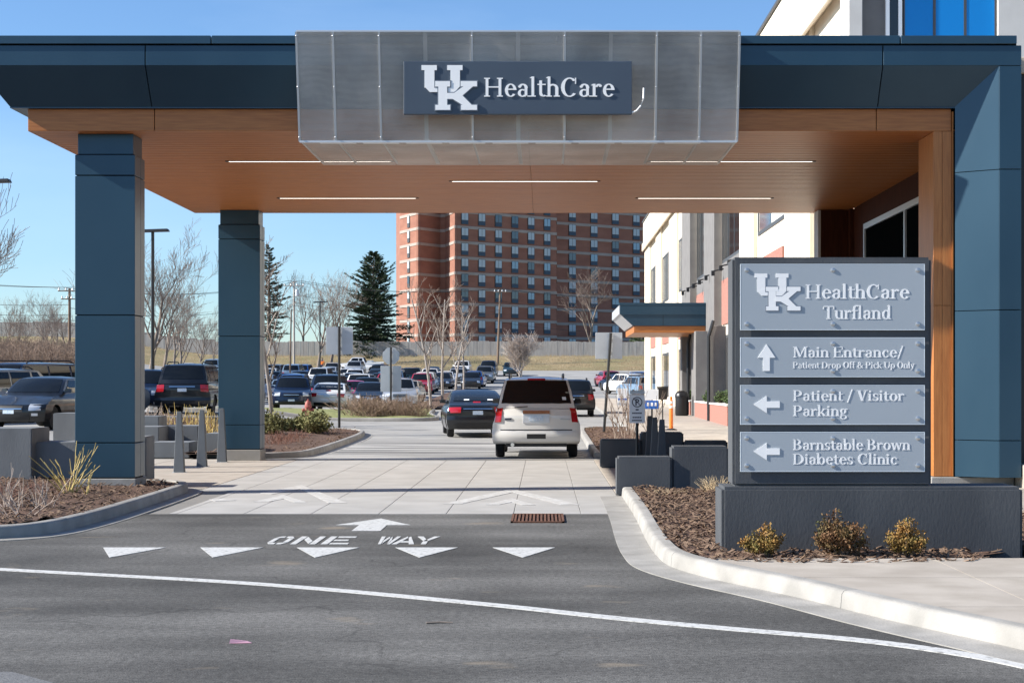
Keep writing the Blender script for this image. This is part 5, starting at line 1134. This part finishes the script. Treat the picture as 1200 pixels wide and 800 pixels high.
def car_parts(kind, style='plain'):
    k = KIND[kind]; L, Wd, H = k['L'], k['W'], k['H']; hw = Wd/2; out = []
    def body_pt(s, z, t):
        at = abs(t); c = at**3
        s2 = s+.24*c*S((.95-s)/.95)-(.10 if kind == 'SUV' else .17)*c*S((s-(L-.8))/.8)
        tum = 1-.055*S((z-.62)/.5)-.035*S((.42-z)/.2)
        return (hw*t*tum, s2-L/2, z-.02*at**4*S((z-.6)/.4))
    r = k['r']; ra = r*1.14; sill = .24 if kind not in ('SUV', 'pickup', 'crossover') else .32
    top = [(.06, sill), (.01, .38), (0, .5), (.02, k['nose']-.08), (.08, k['nose']), (.35, k['nose']+.07), (k['cs']*.6, lerp(k['nose'], k['cowl'], .72)), (k['cs'], k['cowl']), ((k['cs']+k['ds'])/2, (k['cowl']+k['deck'])/2), (k['ds'], k['deck'])]
    tl = [(L-.16, k['tail']+.02), (L-.05, k['tail']-.03), (L-.01, k['tail']-.18), (L-.02, .66), (L, .56), (L-.02, .42), (L-.1, sill+.04)]
    if kind == 'pickup': top[-1] = (k['ds'], 1.2); tl[0] = (L-.05, 1.2)
    def arc(c): return [(c+ra*math.cos(a), r+ra*math.sin(a)) for a in [R(v) for v in (-8, 20, 50, 75, 105, 130, 160, 188)]]
    prof = top+tl+[(k['wr']+ra, sill)]+arc(k['wr'])+[(k['wr']-ra, sill), (k['wf']+ra, sill)]+arc(k['wf'])+[(k['wf']-ra, sill)]
    prof = [(s, max(z, sill) if i < 17 else z) for i, (s, z) in enumerate(prof)]
    ts = [-1, -.985, -.93, -.75, -.4, 0, .4, .75, .93, .985, 1]; mb = MB(); n_ = len(prof)
    for t in ts:
        sh_ = .04 if abs(t) == 1 else 0
        for s, z in prof:
            p = body_pt(s, z, t); x_ = p[0]*(1-.0) if abs(t) < 1 else p[0]*1.0
            mb.v.append((x_, p[1], p[2]-(sh_ if z > .75 else 0)))
    for i in range(len(ts)-1):
        for j in range(n_): mb.f.append((i*n_+j, (i+1)*n_+j, (i+1)*n_+(j+1) % n_, i*n_+(j+1) % n_))
    mb.f.append(tuple(range(n_))); mb.f.append(tuple(reversed(range((len(ts)-1)*n_, len(ts)*n_))))
    me_b = mb.mesh('body'); bm = bmesh.new(); bm.from_mesh(me_b)
    for zc_ in (.40, .48, .56, .64, .72, .80, .90, 1.0):
        bmesh.ops.bisect_plane(bm, geom=bm.verts[:]+bm.edges[:]+bm.faces[:], plane_co=(0, 0, zc_), plane_no=(0, 0, 1))
    for v in bm.verts:
        if abs(v.co.x) > hw*.90 and v.co.z < k['cowl']-.02: v.co.x += math.copysign(.035*max(0, 1-((v.co.z-.66)/.36)**2)+.012*(1 if abs(v.co.z-.80) < .01 else 0), v.co.x)
    bm.to_mesh(me_b); bm.free(); me_b.polygons.foreach_set('use_smooth', [True]*len(me_b.polygons)); me_b.set_sharp_from_angle(angle=R(38))
    out.append(('body', me_b, 'PAINT', None))
    # cabin
    zb, zt = k['cowl']-.04, H
    cab = [(k['cs']-.06, k['cowl']-.05), (lerp(k['cs'], k['ws'], .55), lerp(k['cowl'], H, .56)), (k['ws'], H-.05), (k['ws']+.25, H-.005), ((k['ws']+k['rs'])/2, H+.01), (k['rs']-.2, H-.01), (k['rs'], H-.06), (lerp(k['rs'], k['ds'], .55), lerp(H, k['deck'], .5)), (k['ds']+.04, k['deck']-.05)]
    def cab_pt(s, z, t):
        u = max(0, min(1, (z-zb)/(zt-zb))); w = lerp(hw*(.945 if kind != 'SUV' else .90), hw*(.74 if kind != 'SUV' else .72), u**1.3)
        at = abs(t); s2 = s+.16*at**2.5*S((k['ws']+.3-s)/.8)-.10*at**2.5*S((s-k['rs']+.3)/.6)
        return (w*t, s2-L/2, z-.045*at**3*S((z-H+.12)/.12))
    ts2 = [-1, -.96, -.8, -.4, 0, .4, .8, .96, 1]; mb = MB(); n2 = len(cab)
    for t in ts2: mb.v += [cab_pt(s, z, t) for s, z in cab]
    for i in range(len(ts2)-1):
        for j in range(n2): mb.f.append((i*n2+j, (i+1)*n2+j, (i+1)*n2+(j+1) % n2, i*n2+(j+1) % n2))
    mb.f.append(tuple(range(n2))); mb.f.append(tuple(reversed(range((len(ts2)-1)*n2, len(ts2)*n2))))
    out.append(('cabin', mb.mesh('cabin', smooth=40), 'PAINT', None))
    def patch(fn, u0, u1, v0, v1, off, nu=6, nv=3, th=.012):
        mb = MB(); A = []; 
        for j in range(nv+1):
            for i in range(nu+1):
                A.append(Vector(fn(lerp(u0, u1, i/nu), lerp(v0, v1, j/nv))))
        o_ = Vector(off); mb.v = [tuple(a+o_) for a in A]+[tuple(a-o_.normalized()*th) for a in A]; N = len(A); w = nu+1
        for j in range(nv):
            for i in range(nu): q = (j*w+i, j*w+i+1, (j+1)*w+i+1, (j+1)*w+i); mb.f += [q, tuple(N+v for v in reversed(q))]
        rim = [i for i in range(w)]+[j*w+nu for j in range(1, nv+1)]+[nv*w+i for i in range(nu-1, -1, -1)]+[j*w for j in range(nv-1, 0, -1)]
        mb.f += [(rim[i], rim[(i+1) % len(rim)], N+rim[(i+1) % len(rim)], N+rim[i]) for i in range(len(rim))]
        return mb
    def along(pts, u):
        f_ = u*(len(pts)-1); i = min(len(pts)-2, int(f_)); f_ -= i; return (lerp(pts[i][0], pts[i+1][0], f_), lerp(pts[i][1], pts[i+1][1], f_))
    ws_ = cab[0:3]; rw = cab[6:9]
    add = lambda nm, m_, mt: out.append((nm, m_.mesh(nm, smooth=40), mt, None))
    add('windscreen', patch(lambda t, v: cab_pt(*along(ws_, v), t), -.88, .88, .14, .95, (0, -.006, .008)), 'car_glass')
    rl = .22 if style != 'plain' and kind == 'SUV' else .18
    add('rear_window', patch(lambda t, v: cab_pt(*along(rw, v), t), -.87 if style != 'tall' else -.92, .87 if style != 'tall' else .92, .06, .80 if style != 'tall' else .86, (0, .007, .007)), 'car_glass')
    # side windows
    zt2 = H-.11; zb2 = k['cowl']+.03
    def sideq(s0b, s1b, s0t, s1t, sg):
        fn = lambda u, v: cab_pt(lerp(lerp(s0b, s1b, u), lerp(s0t, s1t, u), v), lerp(zb2, zt2, v), sg)
        return patch(fn, 0, 1, 0, 1, (.007*sg, 0, .002), 4, 3)
    mid = (k['ws']+k['rs'])/2 if kind != 'pickup' else k['rs']-.55; a0 = k['cs']+.18; a1 = k['ws']+.12; c1 = k['rs']-.05; c0 = k['ds']-.25
    if kind in ('SUV', 'crossover', 'hatchback'):
        m2 = lerp(mid, k['rs'], .58); m1 = mid-.25
        wins = [(a0, m1, a1, m1), (m1+.08, m2, m1+.08, m2), (m2+.1, c0+.06, m2+.1, c1-.08)]
    else: wins = [(a0, mid-.04, a1, mid-.04), (mid+.04, c0-.1, mid+.04, c1-.04)]
    for sg in (-1, 1):
        for w in wins:
            q = sideq(*w, sg); add('side_window', q, 'car_glass')
        add('mirror', MB().hexa([(sg*hw*.90,k['cs']+.30-L/2,k['cowl']+.02),(sg*hw*.90+.22*sg,k['cs']+.33-L/2,k['cowl']+.03),(sg*hw*.90+.22*sg,k['cs']+.42-L/2,k['cowl']+.03),(sg*hw*.90,k['cs']+.42-L/2,k['cowl']+.02)], [(sg*hw*.90+.06*sg,k['cs']+.32-L/2,k['cowl']+.15),(sg*hw*.90+.2*sg,k['cs']+.35-L/2,k['cowl']+.14),(sg*hw*.90+.2*sg,k['cs']+.42-L/2,k['cowl']+.14),(sg*hw*.90+.06*sg,k['cs']+.42-L/2,k['cowl']+.15)]), 'PAINT' if kind != 'SUV' else 'trim_black')
        add('door_handle', MB().box(sg*hw*.985-.012, mid-.3-L/2, k['cowl']-.14, sg*hw*.985+.012, mid-.12-L/2, k['cowl']-.11), 'chrome')
    # front and rear details
    fp = [(.06, sill), (.01, .38), (0, .5), (.02, k['nose']-.08), (.08, k['nose']), (.35, k['nose']+.07)]
    def fx(z): return interp(z, sorted([(b, a) for a, b in fp]))
    rp_ = [(b, a) for a, b in tl]
    def rx(z): return interp(z, sorted(rp_))
    F_ = lambda t, z: body_pt(fx(z), z, t); B_ = lambda t, z: body_pt(rx(z), z, t)
    nz_ = k['nose']
    for sg in (-1, 1): add('headlight', patch(F_, sg*.60, sg*.97, nz_-.16, nz_+.015, (0, -.012, .004)), 'head_lamp')
    add('grille', patch(F_, -.42, .42, nz_-.19, nz_-.03, (0, -.012, 0)), 'trim_black'); add('grille_bar', patch(F_, -.4, .4, nz_-.12, nz_-.095, (0, -.02, 0), nv=1), 'chrome')
    add('front_intake', patch(F_, -.62, .62, sill+.04, .44, (0, -.01, 0)), 'trim_black')
    add('front_plate', patch(F_, -.17, .17, .46, .56, (0, -.018, 0), nu=2, nv=1), 'plate')
    for sg in (-1, 1): add('fog_lamp', patch(F_, sg*.68, sg*.84, .40, .47, (0, -.014, 0), nu=2, nv=1), 'head_lamp')
    tz = k['tail']
    if style == 'tall':
        for sg in (-1, 1): add('tail_light', patch(lambda t, z: (lambda p: (p[0], p[1], p[2]))(body_pt(rx(min(z, tz-.04)), z, t) if z < tz else (lambda c: (c[0]*1.0, min(c[1], rx(tz-.1)-L/2+.05), z))(cab_pt(k['ds']-.02, z, t))), sg*.85, sg*1.0, .86, tz+.03, (0, .03, 0)), 'red_lamp')
    elif kind in ('SUV', 'crossover', 'hatchback', 'pickup'):
        for sg in (-1, 1): add('tail_light', patch(B_, sg*.70, sg*.995, tz-.30, tz-.04, (0, .012, 0)), 'red_lamp')
    else:
        for sg in (-1, 1): add('tail_light', patch(B_, sg*.58, sg*.995, tz-.24, tz-.06, (0, .012, 0)), 'red_lamp')
    pz = .72 if kind != 'SUV' else .88
    add('rear_plate', patch(B_, -.17, .17, pz, pz+.12, (0, .02, 0), nu=2, nv=1), 'plate')
    if style == 'tall':
        add('plate_surround', patch(B_, -.32, .32, pz-.05, pz+.24, (0, .012, 0), nu=3, nv=2), 'alu'); add('chrome_bar', patch(B_, -.33, .33, pz+.16, pz+.24, (0, .035, 0), nu=3, nv=1), 'chrome')
        add('bumper_step', patch(B_, -.22, .22, .47, .58, (0, .022, 0), nu=3, nv=1), 'trim_black'); add('bumper', patch(B_, -.97, .97, .40, .64, (0, .016, 0), nu=10, nv=3, th=.05), 'PAINT')
        add('tailgate_gap', patch(B_, -.84, .84, .66, .685, (0, .006, 0), nu=6, nv=1), 'trim_black'); add('badge', patch(B_, .60, .76, .90, .95, (0, .012, 0), nu=2, nv=1), 'ink'); add('model_badge', patch(B_, -.82, -.58, .91, .935, (0, .012, 0), nu=2, nv=1), 'sign_back')
        add('brake_light', patch(lambda t, v: cab_pt(*along(rw, v), t), -.28, .28, .0, .045, (0, .03, .02), nu=3, nv=1), 'red_lamp')
        add('wiper', MB().tube([(.2, k['ds']-L/2+.09, 1.21), (.5, k['ds']-L/2+.10, 1.19)], .012, 5), 'trim_black'); add('sticker', patch(lambda t, v: cab_pt(*along(rw, v), t), -.80, -.70, .68, .76, (0, .014, .012), nu=1, nv=1), 'sign_white')
        add('exhaust', MB().lathe([(.04, 0), (.045, .2)], 10, (.55, L/2-.25, .33), 'y'), 'chrome')
        add('underbody', MB().box(-.7, L/2-.5, .28, .7, L/2-.15, .38), 'trim_black')
    else:
        add('rear_valance', patch(B_, -.72, .72, sill+.06, .46, (0, .008, 0)), 'trim_black')
        add('trim_strip', patch(B_, -.5, .5, tz-.13, tz-.10, (0, .02, 0), nu=4, nv=1), 'chrome')
        if kind in ('sedan', 'coupe'): add('brake_light', patch(lambda t, v: cab_pt(*along(rw, v), t), -.14, .14, .84, .90, (0, .012, .012), nu=2, nv=1), 'red_lamp')
        if style == 'stickers':
            for a in (-.62, .28): add('sticker', patch(lambda t, v: cab_pt(*along(rw, v), t), a, a+.2, .70, .77, (0, .014, .014), nu=1, nv=1), 'sign_white')
    if kind in ('SUV', 'crossover'):
        for sg in (-1, 1): add('roof_rail', MB().tube([(sg*hw*.64, k['ws']+.3-L/2, H-.02), (sg*hw*.64, k['ws']+.45-L/2, H+.06), (sg*hw*.64, k['rs']-.4-L/2, H+.06), (sg*hw*.64, k['rs']-.2-L/2, H-.02)], .022, 6), 'trim_black')
    if kind == 'pickup':
        add('bed_liner', MB().box(-hw*.8, k['ds']+.12-L/2, 1.16, hw*.8, L/2-.12, 1.185), 'trim_black'); add('bed_side', MB().box(-hw*.93, k['ds']+.1-L/2, 1.1, -hw*.8, L/2-.1, 1.30), 'PAINT'); add('bed_side', MB().box(hw*.8, k['ds']+.1-L/2, 1.1, hw*.93, L/2-.1, 1.30), 'PAINT'); add('tool_box', MB().box(-hw*.78, k['ds']+.15-L/2, 1.18, hw*.78, k['ds']+.7-L/2, 1.46), 'alu')
    tyre = MB().lathe([(r*.66, -.10), (r*.93, -.105), (r, -.07), (r, .07), (r*.93, .105), (r*.66, .10)], 22, (0, 0, 0), 'x').mesh('tyre', smooth=35)
    rim = MB().lathe([(r*.67, -.085), (r*.60, -.095), (r*.56, -.06), (r*.2, -.075), (r*.12, -.10), (r*.1, .10), (r*.2, .075), (r*.56, .06), (r*.60, .095), (r*.67, .085)], 14, (0, 0, 0), 'x').mesh('rim', smooth=35)
    wheels = [(sg*(hw-.13), w-L/2, r) for w in (k['wf'], k['wr']) for sg in (-1, 1)]
    CARS[kind, style] = (out, tyre, rim, wheels, L, r)
NAMES = {'sedan': 'sedan', 'coupe': 'sedan', 'hatchback': 'hatchback', 'crossover': 'crossover_car', 'SUV': 'sport_utility_car', 'pickup': 'pickup_truck'}
def car(kind, colour, x, y, deg, label, group=None, style='plain', zoff=0, lite=False):
    if (kind, style) not in CARS: car_parts(kind, style)
    out, tyre, rim, wheels, L, r = CARS[kind, style]; th = R(deg)
    fwd = Vector((math.sin(th), -math.cos(th))); side = Vector((math.cos(th), math.sin(th)))
    g = lambda u, v: G(x+fwd.x*u+side.x*v, y+fwd.y*u+side.y*v)
    zf, zr, zl, zrr = g(1.4, 0), g(-1.4, 0), g(0, -.8), g(0, .8)
    t = thing(NAMES[kind], (x, y, (zf+zr)/2+.005), label, 'truck' if kind == 'pickup' else 'car', group, th)
    pitch = math.atan2(zr-zf, 2.8); roll = math.atan2(zrr-zl, 1.6); t.rotation_euler = (pitch, -roll, th)
    for nm, me, mt, _ in out:
        if lite and nm in ('door_handle', 'front_plate', 'fog_lamp', 'grille_bar', 'trim_strip', 'roof_rail'): continue
        o = bpy.data.objects.new(nm, me); COL.objects.link(o); o.parent = t
        if not me.materials: me.materials.append(M['trim_black'] if mt == 'PAINT' else M[mt])
        if mt == 'PAINT': o.material_slots[0].link = 'OBJECT'; o.material_slots[0].material = M['paint_'+colour]
    for p in wheels:
        w = link('wheel', tyre, 'tyre', t); w.location = p
        w['label'] = 'black tyre with a bright rim' if False else w.get('label', 'road wheel'); del w['label']
        link('rim', rim, 'rim', w)
    return t
car('SUV', 'cream white', X(628.5, 37.4), 37.35+2.55, 180, 'cream white SUV with tall red tail lights stopped beyond the canopy', style='tall')
car('coupe', 'black', X(551, 50.5), 50.2+2.4, 186, 'glossy black sedan with window stickers beside the white SUV', style='stickers')
car('sedan', 'black', -14.2, 46.4, -8, 'black sedan with bright headlights behind the grey seat walls')
car('SUV', 'black', X(228, 61.5), 61.5, 182, 'black SUV with wide red tail lights behind the bollards')
car('crossover', 'navy', X(172, 63), 63, 4, 'dark blue crossover half hidden by the big blue column')
car('crossover', 'navy', X(343, 81), 81, 7, 'dark crossover facing out with bright headlights beside the hydrant')
car('sedan', 'white', X(389, 83), 83, 181, 'white sedan seen from behind beside the hydrant')
car('crossover', 'silver', X(468, 90), 90, 6, 'silver crossover facing out behind the brush mounds')
car('crossover', 'black', X(673, 74), 76, 180, 'dark car with lit tail lamp ahead of the white SUV')
car('sedan', 'black', X(430, 93), 95, 5, 'black sedan facing out behind the brush mounds')
car('hatchback', 'magenta', X(411, 100), 101, 12, 'bright magenta hatchback among the dark parked cars')
car('SUV', 'navy', X(385, 95), 96.5, 180, 'tall navy SUV parked directly behind the white sedan')
car('pickup', 'white', X(421, 192), 192, -92, 'white pickup truck parked side-on below the grass bank')
for i, (px, y, kd, cl_, dg, lb) in enumerate(((20, 53, 'SUV', 'navy', -25, 'navy SUV parked behind the black sedan'), (70, 55.5, 'crossover', 'pale blue', -25, 'pale blue crossover parked behind the black sedan'), (-22, 50.5, 'crossover', 'grey', -28, 'grey crossover beside the black sedan'), (104, 58, 'sedan', 'silver', -25, 'silver sedan behind the big blue column'),
    (196, 76, 'sedan', 'navy', 0, 'navy sedan in the row behind the black SUV'), (222, 77, 'crossover', 'blue', 0, 'blue crossover in the row behind the black SUV'), (246, 77, 'sedan', 'red', 2, 'dark red sedan in the row behind the black SUV'), (172, 77, 'sedan', 'silver', 0, 'silver sedan in the row behind the black SUV'),
    (712, 152, 'hatchback', 'red', 190, 'dark red hatchback parked past the end of the clinic'), (722, 140, 'sedan', 'navy', 195, 'navy sedan parked past the end of the clinic'), (733, 131, 'crossover', 'white', 205, 'white crossover parked past the end of the clinic'), (748, 122, 'crossover', 'pale blue', 200, 'pale blue crossover parked past the end of the clinic'), (748, 150, 'sedan', 'blue', 195, 'bright blue sedan parked past the end of the clinic'))):
    car(kd, cl_, X(px, y), y, dg, lb)
rr = random.Random(21); cols = ['black', 'navy', 'white', 'white', 'silver', 'silver', 'blue', 'grey', 'red', 'teal', 'pale blue', 'tan', 'white', 'black']
kinds = ['sedan', 'sedan', 'crossover', 'SUV', 'hatchback', 'coupe', 'crossover']
names = {'coupe': 'sedan'}
for ri, (y, dg, xa_, xb_) in enumerate(((104, 0, -25, -8.6), (110, 180, -25, -8.6), (118, 0, -27, -8.6), (124, 180, -27, -8.6), (132, 0, -29, -8.6), (138, 180, -29, -8.6), (146, 0, -31, -3.2), (152, 180, -31, -6), (164, 0, -36, -3.4), (170, 180, -36, -3.2), (182, 0, -40, -19), (183, 0, -9, -3.4))):
    x = xa_
    while x <= xb_:
        if rr.random() < (.92 if ri < 8 else .8) and not (abs(x-X(611, 152)) < 1.9 and abs(y-152) < 5):
            kd, cl_ = rr.choice(kinds), rr.choice(cols); dd = dg if rr.random() < .7 else 180-dg
            nm = names.get(kd, kd)
            car(kd, cl_, x+rr.uniform(-.2, .2), y+rr.uniform(-.4, .4), dd+rr.uniform(-3, 3), f"{cl_} {nm} in the packed parking rows below the grass bank", group=f"{cl_} {nm}s in the packed parking rows", lite=True)
        x += 2.72

# ---------------------------------------------------------------- small litter on the road
x, y = gp(282, 753); o = MB().hexa([(x-.07,y-.03,.003),(x+.08,y-.015,.003),(x+.06,y+.03,.003),(x-.06,y+.035,.003)], [(x-.065,y-.02,.03),(x+.05,y-.01,.012),(x+.045,y+.015,.012),(x-.05,y+.02,.022)]).build('paper_scrap', mat('pink_paper', (.55,.30,.38), .8)); o_loc(o); tag(o, 'crumpled pink paper scrap lying on the asphalt', 'litter')
x, y = gp(516, 730); o = MB().tube([(x-.1,y-.02,.008),(x,y,.01),(x+.09,y-.005,.008)], [.008,.007,.004], 5).build('fallen_twig', 'bark'); o_loc(o); tag(o, 'short dark twig lying on the asphalt', 'twig')
